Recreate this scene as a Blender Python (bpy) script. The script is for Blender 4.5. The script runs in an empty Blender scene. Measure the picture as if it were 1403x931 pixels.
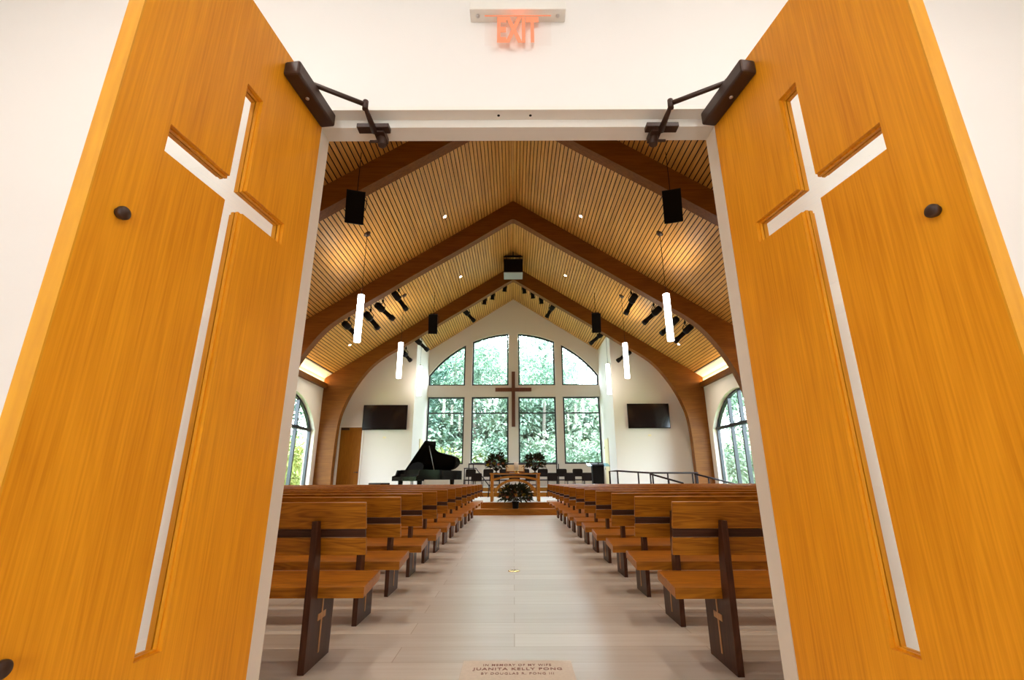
import bpy, bmesh, math, random
from mathutils import Vector, Matrix
random.seed(7)
sc = bpy.context.scene
COL = sc.collection
PI = math.pi
sc.view_settings.view_transform = 'Standard'
sc.view_settings.look = 'None'
sc.view_settings.gamma = 1.0
sc.view_settings.use_curve_mapping = False
sc.view_settings.exposure = 0.0
try:
    sc.cycles.use_denoising = True
    sc.cycles.max_bounces = 10
    sc.cycles.diffuse_bounces = 5
    sc.cycles.transparent_max_bounces = 16
    sc.cycles.sample_clamp_indirect = 6.0
    sc.cycles.caustics_reflective = False
    sc.cycles.caustics_refractive = False
except Exception:
    pass

# ------------------------------------------------------------------ materials
def new_mat(name):
    m = bpy.data.materials.new(name); m.use_nodes = True
    nt = m.node_tree
    return m, nt, nt.nodes, nt.links, nt.nodes['Principled BSDF']

def plain(name, col, rough=0.5, metal=0.0, bump=0.0, bscale=60, var=0.0, spec=0.5):
    m, nt, N, L, b = new_mat(name)
    b.inputs['Base Color'].default_value = (*col, 1)
    b.inputs['Roughness'].default_value = rough
    b.inputs['Metallic'].default_value = metal
    b.inputs['Specular IOR Level'].default_value = spec
    tc = N.new('ShaderNodeTexCoord')
    nz = N.new('ShaderNodeTexNoise'); nz.inputs['Scale'].default_value = bscale; nz.inputs['Detail'].default_value = 4
    L.new(tc.outputs['Object'], nz.inputs['Vector'])
    if var > 0:
        mx = N.new('ShaderNodeMix'); mx.data_type = 'RGBA'
        mx.inputs[6].default_value = (*[c*(1-var) for c in col], 1)
        mx.inputs[7].default_value = (*[min(1, c*(1+var)) for c in col], 1)
        L.new(nz.outputs['Fac'], mx.inputs[0]); L.new(mx.outputs[2], b.inputs['Base Color'])
    if bump > 0:
        bp = N.new('ShaderNodeBump'); bp.inputs['Strength'].default_value = bump; bp.inputs['Distance'].default_value = 0.01
        L.new(nz.outputs['Fac'], bp.inputs['Height']); L.new(bp.outputs['Normal'], b.inputs['Normal'])
    return m

def wood(name, dark, light, axis='Z', fine=90, coarse=6, rough=0.35, stretch=0.03, fig=0.5, spec=0.5, bump=0.05):
    """wood with grain running along the axis"""
    m, nt, N, L, b = new_mat(name)
    tc = N.new('ShaderNodeTexCoord')
    def mapping(s, e):
        mp = N.new('ShaderNodeMapping')
        v = [s, s, s]; v['XYZ'.index(axis)] = s*e
        mp.inputs['Scale'].default_value = v
        L.new(tc.outputs['Object'], mp.inputs['Vector'])
        return mp
    n1 = N.new('ShaderNodeTexNoise'); n1.inputs['Scale'].default_value = 1; n1.inputs['Detail'].default_value = 3
    L.new(mapping(fine, stretch).outputs[0], n1.inputs['Vector'])
    n2 = N.new('ShaderNodeTexNoise'); n2.inputs['Scale'].default_value = 1; n2.inputs['Detail'].default_value = 2
    n2.inputs['Distortion'].default_value = 0.6
    L.new(mapping(coarse, 0.12).outputs[0], n2.inputs['Vector'])
    # cathedral figure: sine of the coarse noise
    mu = N.new('ShaderNodeMath'); mu.operation = 'MULTIPLY'; mu.inputs[1].default_value = 55
    L.new(n2.outputs['Fac'], mu.inputs[0])
    sn = N.new('ShaderNodeMath'); sn.operation = 'SINE'; L.new(mu.outputs[0], sn.inputs[0])
    ma = N.new('ShaderNodeMath'); ma.operation = 'MULTIPLY_ADD'; ma.inputs[1].default_value = 0.22*fig
    L.new(sn.outputs[0], ma.inputs[0]); L.new(n1.outputs['Fac'], ma.inputs[2])
    ad = N.new('ShaderNodeMath'); ad.operation = 'MULTIPLY_ADD'; ad.inputs[1].default_value = 0.5
    L.new(n2.outputs['Fac'], ad.inputs[0]); L.new(ma.outputs[0], ad.inputs[2])
    cr = N.new('ShaderNodeValToRGB')
    cr.color_ramp.elements[0].position = 0.45; cr.color_ramp.elements[0].color = (*dark, 1)
    cr.color_ramp.elements[1].position = 1.0; cr.color_ramp.elements[1].color = (*light, 1)
    L.new(ad.outputs[0], cr.inputs['Fac']); L.new(cr.outputs['Color'], b.inputs['Base Color'])
    b.inputs['Roughness'].default_value = rough
    b.inputs['Specular IOR Level'].default_value = spec
    bp = N.new('ShaderNodeBump'); bp.inputs['Strength'].default_value = bump; bp.inputs['Distance'].default_value = 0.004
    L.new(n1.outputs['Fac'], bp.inputs['Height']); L.new(bp.outputs['Normal'], b.inputs['Normal'])
    return m

def emissive(name, col, strength):
    m, nt, N, L, b = new_mat(name)
    b.inputs['Base Color'].default_value = (0.02, 0.02, 0.02, 1)
    b.inputs['Emission Color'].default_value = (*col, 1)
    b.inputs['Emission Strength'].default_value = strength
    return m

def glass(name, tint=(1, 1, 1), refl=1.0, rough=0.0):
    m, nt, N, L, b = new_mat(name)
    N.remove(b)
    out = [n for n in N if n.type == 'OUTPUT_MATERIAL'][0]
    tr = N.new('ShaderNodeBsdfTransparent'); tr.inputs['Color'].default_value = (*tint, 1)
    gl = N.new('ShaderNodeBsdfGlossy'); gl.inputs['Roughness'].default_value = rough
    fr = N.new('ShaderNodeFresnel'); fr.inputs['IOR'].default_value = 1.5
    mu = N.new('ShaderNodeMath'); mu.operation = 'MULTIPLY'; mu.inputs[1].default_value = refl; mu.use_clamp = True
    mx = N.new('ShaderNodeMixShader')
    ge = N.new('ShaderNodeNewGeometry'); sb = N.new('ShaderNodeMath'); sb.operation = 'SUBTRACT'; sb.inputs[0].default_value = 1
    m2 = N.new('ShaderNodeMath'); m2.operation = 'MULTIPLY'
    L.new(ge.outputs['Backfacing'], sb.inputs[1]); L.new(fr.outputs[0], m2.inputs[0]); L.new(sb.outputs[0], m2.inputs[1])
    L.new(m2.outputs[0], mu.inputs[0]); L.new(mu.outputs[0], mx.inputs['Fac'])
    L.new(tr.outputs[0], mx.inputs[1]); L.new(gl.outputs[0], mx.inputs[2]); L.new(mx.outputs[0], out.inputs['Surface'])
    return m

M = {}
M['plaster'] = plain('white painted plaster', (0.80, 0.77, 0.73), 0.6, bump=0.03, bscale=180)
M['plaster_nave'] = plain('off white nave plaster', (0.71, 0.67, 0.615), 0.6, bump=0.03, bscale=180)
M['white_metal'] = plain('white enamelled steel', (0.79, 0.765, 0.70), 0.4, bscale=20, var=0.02)
M['door_oak'] = wood('honey oak veneer', (0.54, 0.185, 0.005), (0.74, 0.30, 0.012), 'Z', fine=150, coarse=5, rough=0.42, stretch=0.022, fig=0.25, spec=0.2)
M['edge_oak'] = wood('oak edge strip', (0.55, 0.225, 0.009), (0.66, 0.30, 0.018), 'Z', fine=60, coarse=10, rough=0.4, stretch=0.1, fig=0.2, spec=0.3)
M['pew_oak'] = wood('golden oak', (0.22, 0.066, 0.003), (0.42, 0.150, 0.008), 'X', fine=120, coarse=13, rough=0.34, stretch=0.03, fig=0.7, spec=0.22)
M['walnut'] = wood('dark walnut', (0.036, 0.011, 0.005), (0.085, 0.030, 0.014), 'Z', fine=80, coarse=8, rough=0.42, stretch=0.04, fig=0.5, spec=0.2)
M['walnut_x'] = wood('dark walnut rail', (0.032, 0.010, 0.005), (0.070, 0.025, 0.012), 'X', fine=80, coarse=8, rough=0.42, stretch=0.04, fig=0.5, spec=0.2)
M['inlay'] = wood('pale oak inlay', (0.42, 0.19, 0.055), (0.60, 0.30, 0.10), 'Z', fine=120, coarse=12, rough=0.4)
M['glulam'] = wood('glued laminated fir', (0.120, 0.038, 0.003), (0.190, 0.066, 0.007), 'X', fine=30, coarse=2.5, rough=0.5, stretch=0.06, fig=0.4, spec=0.2)
M['slat'] = wood('oak ceiling slats', (0.40, 0.195, 0.038), (0.64, 0.345, 0.080), 'Y', fine=16, coarse=11, rough=0.42, stretch=0.03, fig=0.15)
M['slat_backing'] = plain('black acoustic backing', (0.010, 0.007, 0.005), 0.9, bump=0.2, bscale=200)
M['table_oak'] = wood('light oak table', (0.34, 0.125, 0.012), (0.55, 0.24, 0.030), 'X', fine=80, coarse=8, rough=0.4, spec=0.2)
M['step_oak'] = wood('oak step', (0.30, 0.105, 0.008), (0.46, 0.185, 0.020), 'X', fine=60, coarse=5, rough=0.42, spec=0.15)
M['cross_wood'] = wood('mahogany cross', (0.075, 0.020, 0.008), (0.14, 0.042, 0.016), 'Z', fine=60, coarse=6, rough=0.4)
M['bronze'] = plain('dark bronze metal', (0.036, 0.015, 0.008), 0.42, 0.0, bump=0.02, bscale=120, var=0.15, spec=0.35)
M['black'] = plain('black powder coat', (0.006, 0.0045, 0.004), 0.55, bump=0.02, bscale=150, var=0.1, spec=0.12)
M['black_metal'] = plain('black window metal', (0.016, 0.018, 0.022), 0.35, 0.3, bscale=60, var=0.1)
M['black_fabric'] = plain('black upholstery', (0.012, 0.007, 0.006), 0.8, bump=0.2, bscale=400, spec=0.15)
M['speaker_grille'] = plain('black speaker grille', (0.005, 0.004, 0.0035), 0.7, bump=0.4, bscale=500, spec=0.08)
M['grey_and_lit_metal'] = plain('grey metal and lit grey', (0.30, 0.32, 0.33), 0.5, bscale=40, var=0.04)  # also painted as window light on the speaker box underside
M['piano_black'] = plain('polished ebony lacquer', (0.004, 0.003, 0.0025), 0.16, bscale=10, spec=0.07)
M['piano_gold'] = plain('bronze painted iron plate', (0.10, 0.06, 0.015), 0.6, bscale=30, var=0.1, spec=0.2)
M['ebony_satin'] = plain('satin ebony', (0.004, 0.003, 0.003), 0.7, bscale=10, spec=0.03)
M['ivory'] = plain('white piano keys', (0.75, 0.72, 0.65), 0.3)
M['brass'] = plain('brass', (0.75, 0.50, 0.14), 0.25, 1.0, bscale=40, var=0.05)
M['screen'] = plain('dark glossy screen', (0.008, 0.006, 0.007), 0.12, bscale=5)
M['steel'] = plain('brushed steel', (0.6, 0.58, 0.56), 0.3, 1.0, bscale=90, var=0.05)
M['rail_metal'] = plain('dark bronze railing', (0.020, 0.011, 0.011), 0.5, 0.0, bscale=60, var=0.1, spec=0.15)
M['door_nave'] = wood('brown oak door', (0.20, 0.068, 0.005), (0.29, 0.108, 0.010), 'Z', fine=90, coarse=5, rough=0.55, fig=0.3, spec=0.12)
M['cream_panel'] = plain('cream painted panel', (0.80, 0.70, 0.42), 0.5, bscale=30, var=0.03)
M['foliage_dark'] = plain('dark arrangement leaves', (0.022, 0.024, 0.008), 0.6, bscale=15, var=0.7, spec=0.15)
M['petal_orange'] = plain('salmon petals', (0.55, 0.17, 0.06), 0.6, bscale=20, var=0.3)
M['petal_yellow'] = plain('yellow petals', (0.45, 0.32, 0.015), 0.6, bscale=20, var=0.3)
M['petal_white'] = plain('white petals', (0.8, 0.78, 0.72), 0.6, bscale=20, var=0.1)
M['petal_burgundy'] = plain('burgundy petals', (0.10, 0.02, 0.015), 0.6, bscale=20, var=0.4)
M['paper'] = plain('cream book pages', (0.72, 0.58, 0.36), 0.7, bscale=30, var=0.08)
M['candle'] = plain('white wax', (0.82, 0.80, 0.78), 0.4)
M['stone'] = plain('pale engraved stone', (0.68, 0.605, 0.53), 0.6, bump=0.1, bscale=50, var=0.12)
M['engrave'] = plain('dark red lettering', (0.22, 0.085, 0.07), 0.7)
M['trunk'] = plain('tree bark', (0.20, 0.17, 0.14), 0.9, bump=0.5, bscale=12, var=0.3)
M['lawn'] = plain('garden ground', (0.22, 0.30, 0.10), 0.95, bump=0.5, bscale=3, var=0.5)
M['leaf_light'] = plain('pale green leaves', (0.36, 0.45, 0.34), 0.6, bscale=0.6, var=0.45)
M['leaf_mid'] = plain('green leaves', (0.19, 0.29, 0.21), 0.6, bscale=0.6, var=0.5)
M['leaf_dark'] = plain('dark conifer needles', (0.06, 0.14, 0.10), 0.7, bscale=0.6, var=0.5)
M['leaf_yellow'] = plain('yellow green leaves', (0.36, 0.39, 0.12), 0.6, bscale=0.6, var=0.45)
M['tube'] = emissive('lit pendant diffuser', (1.0, 0.93, 0.86), 14)
M['cove'] = emissive('warm cove strip', (1.0, 0.66, 0.28), 34)
M['lobby_fill'] = emissive('added lobby fill', (1.0, 0.95, 0.9), 9)  # glow of the added, unseen lobby fill discs
M['downlight'] = emissive('lit downlight', (1.0, 0.90, 0.80), 40)
M['exit_red'] = emissive('lit red letters', (1.0, 0.29, 0.13), 1.0)
M['pane'] = glass('tinted window glass', (0.92, 0.97, 0.99), 1.3)
M['clear'] = glass('clear glass', (0.97, 0.99, 0.98), 0.9)
M['sign_clear'] = glass('edge lit acrylic', (0.995, 0.985, 0.98), 0.35)
M['acrylic'] = glass('pale blue acrylic', (0.55, 0.80, 0.95), 0.35)

def floor_mat():
    m, nt, N, L, b = new_mat('whitewashed oak planks')
    tc = N.new('ShaderNodeTexCoord')
    br = N.new('ShaderNodeTexBrick')
    br.offset = 0.37; br.offset_frequency = 2; br.squash = 1.0
    br.inputs['Color1'].default_value = (0.58, 0.54, 0.505, 1); br.inputs['Color2'].default_value = (0.68, 0.645, 0.61, 1)
    br.inputs['Mortar'].default_value = (0.40, 0.32, 0.26, 1)
    br.inputs['Scale'].default_value = 1.0; br.inputs['Mortar Size'].default_value = 0.0025
    br.inputs['Brick Width'].default_value = 1.9; br.inputs['Row Height'].default_value = 0.257
    br.inputs['Bias'].default_value = 0.1
    L.new(tc.outputs['Object'], br.inputs['Vector'])
    mp = N.new('ShaderNodeMapping'); mp.inputs['Scale'].default_value = (0.9, 22, 1)
    L.new(tc.outputs['Object'], mp.inputs['Vector'])
    nz = N.new('ShaderNodeTexNoise'); nz.inputs['Scale'].default_value = 1; nz.inputs['Detail'].default_value = 4
    L.new(mp.outputs[0], nz.inputs['Vector'])
    mx = N.new('ShaderNodeMix'); mx.data_type = 'RGBA'; mx.blend_type = 'MULTIPLY'
    cr = N.new('ShaderNodeValToRGB')
    cr.color_ramp.elements[0].position = 0.3; cr.color_ramp.elements[0].color = (0.86, 0.82, 0.78, 1)
    cr.color_ramp.elements[1].position = 0.7; cr.color_ramp.elements[1].color = (1, 1, 1, 1)
    L.new(nz.outputs['Fac'], cr.inputs['Fac'])
    mx.inputs[0].default_value = 0.8
    L.new(br.outputs['Color'], mx.inputs[6]); L.new(cr.outputs['Color'], mx.inputs[7])
    L.new(mx.outputs[2], b.inputs['Base Color'])
    b.inputs['Roughness'].default_value = 0.33
    bp = N.new('ShaderNodeBump'); bp.inputs['Strength'].default_value = 0.05; bp.inputs['Distance'].default_value = 0.003
    L.new(nz.outputs['Fac'], bp.inputs['Height']); L.new(bp.outputs['Normal'], b.inputs['Normal'])
    return m
M['floor'] = floor_mat()

# ------------------------------------------------------------------ mesh helpers
class MB:
    def __init__(self): self.bm = bmesh.new()
    def box(self, c, s, mat=None):
        hx, hy, hz = s[0]/2, s[1]/2, s[2]/2
        vs = []
        for dz in (-hz, hz):
            for dx, dy in ((-hx, -hy), (hx, -hy), (hx, hy), (-hx, hy)):
                p = Vector((dx, dy, dz))
                if mat: p = mat @ p
                vs.append(self.bm.verts.new(p + Vector(c)))
        for f in ((3, 2, 1, 0), (4, 5, 6, 7), (0, 1, 5, 4), (1, 2, 6, 5), (2, 3, 7, 6), (3, 0, 4, 7)):
            self.bm.faces.new([vs[i] for i in f])
        return self
    def b2(self, lo, hi):
        return self.box([(lo[i]+hi[i])/2 for i in range(3)], [abs(hi[i]-lo[i]) for i in range(3)])
    def prism(self, poly, a0, a1, plane='XZ'):
        """poly of 2-D points extruded a0..a1 along the remaining axis"""
        def mk(p, a):
            if plane == 'XZ': return Vector((p[0], a, p[1]))
            if plane == 'YZ': return Vector((a, p[0], p[1]))
            return Vector((p[0], p[1], a))
        A = [self.bm.verts.new(mk(p, a0)) for p in poly]; B = [self.bm.verts.new(mk(p, a1)) for p in poly]
        n = len(poly)
        fs = [self.bm.faces.new(A), self.bm.faces.new(B[::-1])]
        for i in range(n):
            j = (i+1) % n
            fs.append(self.bm.faces.new((A[j], A[i], B[i], B[j])))
        return self
    def ring(self, outer, inner, a0, a1, plane='XZ'):
        """closed frame between two polygons of equal length"""
        def mk(p, a):
            if plane == 'XZ': return Vector((p[0], a, p[1]))
            if plane == 'YZ': return Vector((a, p[0], p[1]))
            return Vector((p[0], p[1], a))
        n = len(outer)
        O0 = [self.bm.verts.new(mk(p, a0)) for p in outer]; O1 = [self.bm.verts.new(mk(p, a1)) for p in outer]
        I0 = [self.bm.verts.new(mk(p, a0)) for p in inner]; I1 = [self.bm.verts.new(mk(p, a1)) for p in inner]
        for i in range(n):
            j = (i+1) % n
            for q in ((O0[i], O0[j], I0[j], I0[i]), (O1[j], O1[i], I1[i], I1[j]), (O0[j], O0[i], O1[i], O1[j]), (I0[i], I0[j], I1[j], I1[i])):
                self.bm.faces.new(q)
        return self
    def band(self, lo, hi, a0, a1, plane='XZ'):
        """strip between two polylines lo, hi, thick a0..a1 (for walls under or over curves)"""
        for i in range(len(lo)-1):
            self.prism([lo[i], lo[i+1], hi[i+1], hi[i]], a0, a1, plane)
        return self
    def tube(self, pts, r, seg=8, closed=False):
        pts = [Vector(p) for p in pts]; rings = []
        n = len(pts); up = None
        for i, p in enumerate(pts):
            if closed: d = (pts[(i+1) % n]-pts[i-1])
            else: d = (pts[min(i+1, n-1)]-pts[max(i-1, 0)])
            d.normalize()
            if up is None:
                up = Vector((0, 0, 1)) if abs(d.z) < 0.9 else Vector((1, 0, 0))
            s = d.cross(up)
            if s.length < 1e-5: s = d.cross(Vector((0, 1, 0)))
            s.normalize(); u = s.cross(d).normalized(); up = u
            rr = r[i] if isinstance(r, (list, tuple)) else r
            rings.append([self.bm.verts.new(p + rr*(math.cos(2*PI*k/seg)*s + math.sin(2*PI*k/seg)*u)) for k in range(seg)])
        m = n if closed else n-1
        for i in range(m):
            A, B = rings[i], rings[(i+1) % n]
            for k in range(seg):
                f = self.bm.faces.new((A[k], A[(k+1) % seg], B[(k+1) % seg], B[k])); f.smooth = True
        if not closed:
            self.bm.faces.new(rings[0][::-1]); self.bm.faces.new(rings[-1])
        return self
    def lathe(self, prof, c=(0, 0, 0), seg=20, mat=None):
        rings = []
        for r, z in prof:
            ring = []
            for k in range(seg):
                p = Vector((max(r, 1e-4)*math.cos(2*PI*k/seg), max(r, 1e-4)*math.sin(2*PI*k/seg), z))
                if mat: p = mat @ p
                ring.append(self.bm.verts.new(p+Vector(c)))
            rings.append(ring)
        for A, B in zip(rings, rings[1:]):
            for k in range(seg):
                f = self.bm.faces.new((A[k], A[(k+1) % seg], B[(k+1) % seg], B[k])); f.smooth = True
        self.bm.faces.new(rings[0][::-1]); self.bm.faces.new(rings[-1])
        return self
    def leaf(self, p, n, d, ln, w):
        """one bent leaf at p pointing along d with normal about n"""
        d = d.normalized(); s = d.cross(n)
        if s.length < 1e-4: s = d.cross(Vector((1, 0, 0.3)))
        s.normalize(); nn = s.cross(d).normalized()
        a = self.bm.verts.new(p); b = self.bm.verts.new(p+d*ln*0.5+s*w/2+nn*w*0.15)
        c = self.bm.verts.new(p+d*ln-nn*ln*0.12); e = self.bm.verts.new(p+d*ln*0.5-s*w/2+nn*w*0.15)
        self.bm.faces.new((a, b, c)); self.bm.faces.new((a, c, e))
    def build(self, name, mat, parent=None, bevel=0.0, smooth=False, recalc=True):
        me = bpy.data.meshes.new(name)
        if recalc: bmesh.ops.recalc_face_normals(self.bm, faces=self.bm.faces[:])
        self.bm.to_mesh(me); self.bm.free()
        me.materials.append(mat)
        o = bpy.data.objects.new(name, me); COL.objects.link(o)
        if parent: o.parent = parent
        if smooth:
            for p in me.polygons: p.use_smooth = True
        if bevel > 0:
            bv = o.modifiers.new('bevel', 'BEVEL'); bv.width = bevel; bv.segments = 2; bv.limit_method = 'ANGLE'; bv.angle_limit = math.radians(40)
        return o

def tag(o, label=None, cat=None, group=None, kind=None):
    if label: o['label'] = label
    if cat: o['category'] = cat
    if group: o['group'] = group
    if kind: o['kind'] = kind
    return o

def thing(name, loc, label, cat, group=None, rz=0.0, kind=None):
    o = bpy.data.objects.new(name, None); COL.objects.link(o)
    o.empty_display_size = 0.1
    o.location = loc; o.rotation_euler = (0, 0, rz)
    return tag(o, label, cat, group, kind)

def copy_tree(o, parent=None):
    c = o.copy(); COL.objects.link(c)
    if parent: c.parent = parent
    for ch in [k for k in o.children]:
        copy_tree(ch, c)
    return c

def inset(poly, w):
    """inset a convex counter-clockwise polygon by w"""
    n = len(poly); out = []
    area = sum(poly[i][0]*poly[(i+1) % n][1]-poly[(i+1) % n][0]*poly[i][1] for i in range(n))
    sg = 1 if area > 0 else -1
    for i in range(n):
        p0, p1, p2 = Vector(poly[i-1]), Vector(poly[i]), Vector(poly[(i+1) % n])
        d1 = (p1-p0).normalized(); d2 = (p2-p1).normalized()
        n1 = Vector((-d1.y, d1.x))*sg; n2 = Vector((-d2.y, d2.x))*sg
        b = (n1+n2); b /= max(b.dot(n1), 0.3)
        q = p1+b*w; out.append((q.x, q.y))
    return out

def text_mesh(name, body, mat, parent, width, height, place, extrude=0.001, bold=0.0, spacing=1.0):
    """lettering fitted to width x height; place maps (u, v, w) to local coordinates"""
    cu = bpy.data.curves.new(name, 'FONT'); cu.body = body; cu.align_x = 'CENTER'; cu.extrude = 0.02; cu.offset = bold
    cu.space_character = spacing
    tmp = bpy.data.objects.new(name, cu); COL.objects.link(tmp)
    dg = bpy.context.evaluated_depsgraph_get()
    me = bpy.data.meshes.new_from_object(tmp.evaluated_get(dg))
    bpy.data.objects.remove(tmp); bpy.data.curves.remove(cu)
    xs = [v.co.x for v in me.vertices]; ys = [v.co.y for v in me.vertices]
    x0, x1, y0, y1 = min(xs), max(xs), min(ys), max(ys)
    for v in me.vertices:
        u = ((v.co.x-x0)/(x1-x0)-0.5)*width; w = ((v.co.y-y0)/(y1-y0))*height; t = v.co.z/0.02*extrude
        v.co = Vector(place(u, w, t))
    me.materials.clear(); me.materials.append(mat)
    o = bpy.data.objects.new(name, me); COL.objects.link(o); o.parent = parent
    return o

# ------------------------------------------------------------------ dimensions (metres)
XW = 7.4            # inner face of the nave side walls
ZR, SL = 9.64, 0.652  # ridge height and slope of the slatted ceiling
def zc(x): return ZR-SL*abs(x)
YE0, YE1 = 1.66, 1.80   # the entry wall
YF = 19.05          # flank walls beside the sanctuary window
YB = 21.86          # window wall
XR = 4.07           # half width of the sanctuary recess
DC = 0.022          # middle of the doorway

# ------------------------------------------------------------------ camera
f_px = 640.0
th = math.atan(191/640.0); roll = math.radians(0.2)
cF = Vector((0, math.cos(th), math.sin(th))); cR = Vector((1, 0, 0)); cU = Vector((0, -math.sin(th), math.cos(th)))
cX = cR*math.cos(roll)-cU*math.sin(roll); cY = cR*math.sin(roll)+cU*math.cos(roll)
cam = bpy.data.cameras.new('camera'); cam.sensor_width = 36; cam.sensor_fit = 'HORIZONTAL'
cam.lens = f_px/1403*36; cam.shift_x = -2/1403; cam.clip_start = 0.05; cam.clip_end = 300
co = bpy.data.objects.new('camera', cam); COL.objects.link(co)
co.matrix_world = Matrix(((cX.x, cY.x, -cF.x, 0), (cX.y, cY.y, -cF.y, 0), (cX.z, cY.z, -cF.z, 1.0), (0, 0, 0, 1)))
sc.camera = co

# ------------------------------------------------------------------ setting: floors, walls, ceiling
def struct(o, label, cat): return tag(o, label, cat, kind='structure')

struct(MB().b2((-7.7, -3.0, -0.12), (7.7, 22.2, 0)).build('floor', M['floor']), 'whitewashed oak plank floor of nave and lobby', 'floor')

# ceiling: slats running the length of the nave on a black backing, one mesh per slope side
def ceiling():
    m = MB(); k = MB()
    cs = 1/math.sqrt(1+SL*SL); pitch = 0.1067; bw = 0.0835; th_ = 0.014
    for s in (-1, 1):
        d = Vector((s*cs, 0, -SL*cs)); n = Vector((s*SL*cs, 0, cs))
        i = 0; t = 0.032
        while t < 8.43:
            xm = (t+bw)*cs
            y1 = YB if xm < XR+0.05 else YF+0.05
            p = [d*t, d*(t+bw), d*(t+bw)+n*th_, d*t+n*th_]
            poly = [(q.x, q.z+ZR) for q in p]
            m.prism(poly, YE1, y1, 'XZ'); t += pitch
        L_ = 8.9
        q = [Vector((0, 0, 0.05)), d*L_+n*0.035, d*L_+n*0.10, Vector((0, 0, 0.16))]
        k.prism([(v.x, v.z+ZR) for v in q], YE1, YB, 'XZ')
    m.prism([(-0.018, ZR-0.022), (0.018, ZR-0.022), (0.018, ZR+0.02), (-0.018, ZR+0.02)], YE1, YB, 'XZ')
    c = m.build('ceiling', M['slat'])
    b = k.build('ceiling_backing', M['slat_backing'], c)
    return c
struct(ceiling(), 'pitched oak slat ceiling over the nave', 'ceiling')

# side walls with one arched window each
WC, WH, WSP, WSILL = 15.60, 2.00, 2.78, 0.75
WZC, WR = 1.596, 2.324
def warc(y): return WZC+math.sqrt(max(WR*WR-(y-WC)**2, 0))
def arc_pts(n=18): return [(WC-WH+2*WH*i/n, warc(WC-WH+2*WH*i/n)) for i in range(n+1)]
for s, nm in ((-1, 'left'), (1, 'right')):
    m = MB(); a0, a1 = s*XW, s*(XW+0.30)
    zt = zc(XW)+0.25
    m.prism([(YE1, 0), (WC-WH, 0), (WC-WH, zt), (YE1, zt)], a0, a1, 'YZ')
    m.prism([(WC+WH, 0), (YF+0.05, 0), (YF+0.05, zt), (WC+WH, zt)], a0, a1, 'YZ')
    m.prism([(WC-WH, 0), (WC+WH, 0), (WC+WH, WSILL), (WC-WH, WSILL)], a0, a1, 'YZ')
    lo = arc_pts(); hi = [(y, zt) for y, z in lo]
    m.band(lo, hi, a0, a1, 'YZ')
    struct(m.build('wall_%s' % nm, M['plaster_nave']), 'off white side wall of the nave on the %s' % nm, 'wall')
    # window
    poly = [(WC-WH, WSILL), (WC+WH, WSILL)] + arc_pts()[::-1]
    w = struct(MB().ring(poly, inset(poly, 0.07), s*(XW+0.14), s*(XW+0.24), 'YZ').build('window_%d' % (9 if s < 0 else 10), M['black_metal']),
               'arched black framed window in the %s side wall' % nm, 'window')
    w.data.name = 'window_frame'
    gp = inset(poly, 0.05)
    MB().prism(gp, s*(XW+0.185), s*(XW+0.195), 'YZ').build('glass_pane', M['pane'], w)
    MB().b2((s*(XW+0.12), WC-WH+0.02, WSP-0.05), (s*(XW+0.25), WC+WH-0.02, WSP+0.05)).build('transom', M['black_metal'], w)
    for y in (WC-1.10, WC, WC+0.80):
        MB().b2((s*(XW+0.13), y-0.035, WSILL+0.03), (s*(XW+0.25), y+0.035, warc(y)-0.03)).build('mullion', M['black_metal'], w)

# flank walls and recess side walls
for s, nm in ((-1, 'left'), (1, 'right')):
    m = MB()
    m.prism([(s*XR, 0), (s*(XW+0.05), 0), (s*(XW+0.05), zc(XW)+0.05), (s*XR, zc(XR)+0.03)], YF, YF+0.2, 'XZ')
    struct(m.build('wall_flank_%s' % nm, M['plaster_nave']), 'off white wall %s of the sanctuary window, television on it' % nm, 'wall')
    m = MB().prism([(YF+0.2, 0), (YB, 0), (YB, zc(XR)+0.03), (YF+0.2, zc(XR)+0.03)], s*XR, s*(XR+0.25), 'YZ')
    struct(m.build('wall_recess_%s' % nm, M['plaster_nave']), 'off white side wall of the window recess on the %s' % nm, 'wall')

# window wall: openings under one big segmental arch
ACZ, ACR = 2.886, 4.974
def arc(x): return ACZ+math.sqrt(max(ACR*ACR-x*x, 0))
COLS = [(-4.05, -2.31), (-1.985, -0.24), (0.22, 1.985), (2.31, 4.05)]
Z0, Z1, Z2 = 1.67, 4.74, 5.28
m = MB()
ya, yb = YB, YB+0.26
m.b2((-XR-0.25, ya, 0), (XR+0.25, yb, Z0)); m.b2((-XR-0.25, ya, Z1), (XR+0.25, yb, Z2))
for x0, x1 in ((-XR-0.25, -4.05), (-2.31, -1.985), (-0.24, 0.22), (1.985, 2.31), (4.05, XR+0.25)):
    m.b2((x0, ya, Z0), (x1, yb, Z1))
    xs = [x0+(x1-x0)*i/4 for i in range(5)]
    m.band([(x, Z2) for x in xs], [(x, arc(x) if abs(x) <= 4.06 else arc(4.05)) for x in xs], ya, yb)
xs = sorted(set([-XR-0.25, -4.05, -2.31, -1.985, -0.24, 0, 0.22, 1.985, 2.31, 4.05, XR+0.25] + [-4.05+8.1*i/48 for i in range(49)]))
m.band([(x, arc(x) if abs(x) <= 4.051 else arc(4.05)) for x in xs], [(x, zc(x)+0.12) for x in xs], ya, yb)
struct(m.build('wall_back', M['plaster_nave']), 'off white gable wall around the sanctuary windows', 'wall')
names = ['outer left', 'inner left', 'inner right', 'outer right']
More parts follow.
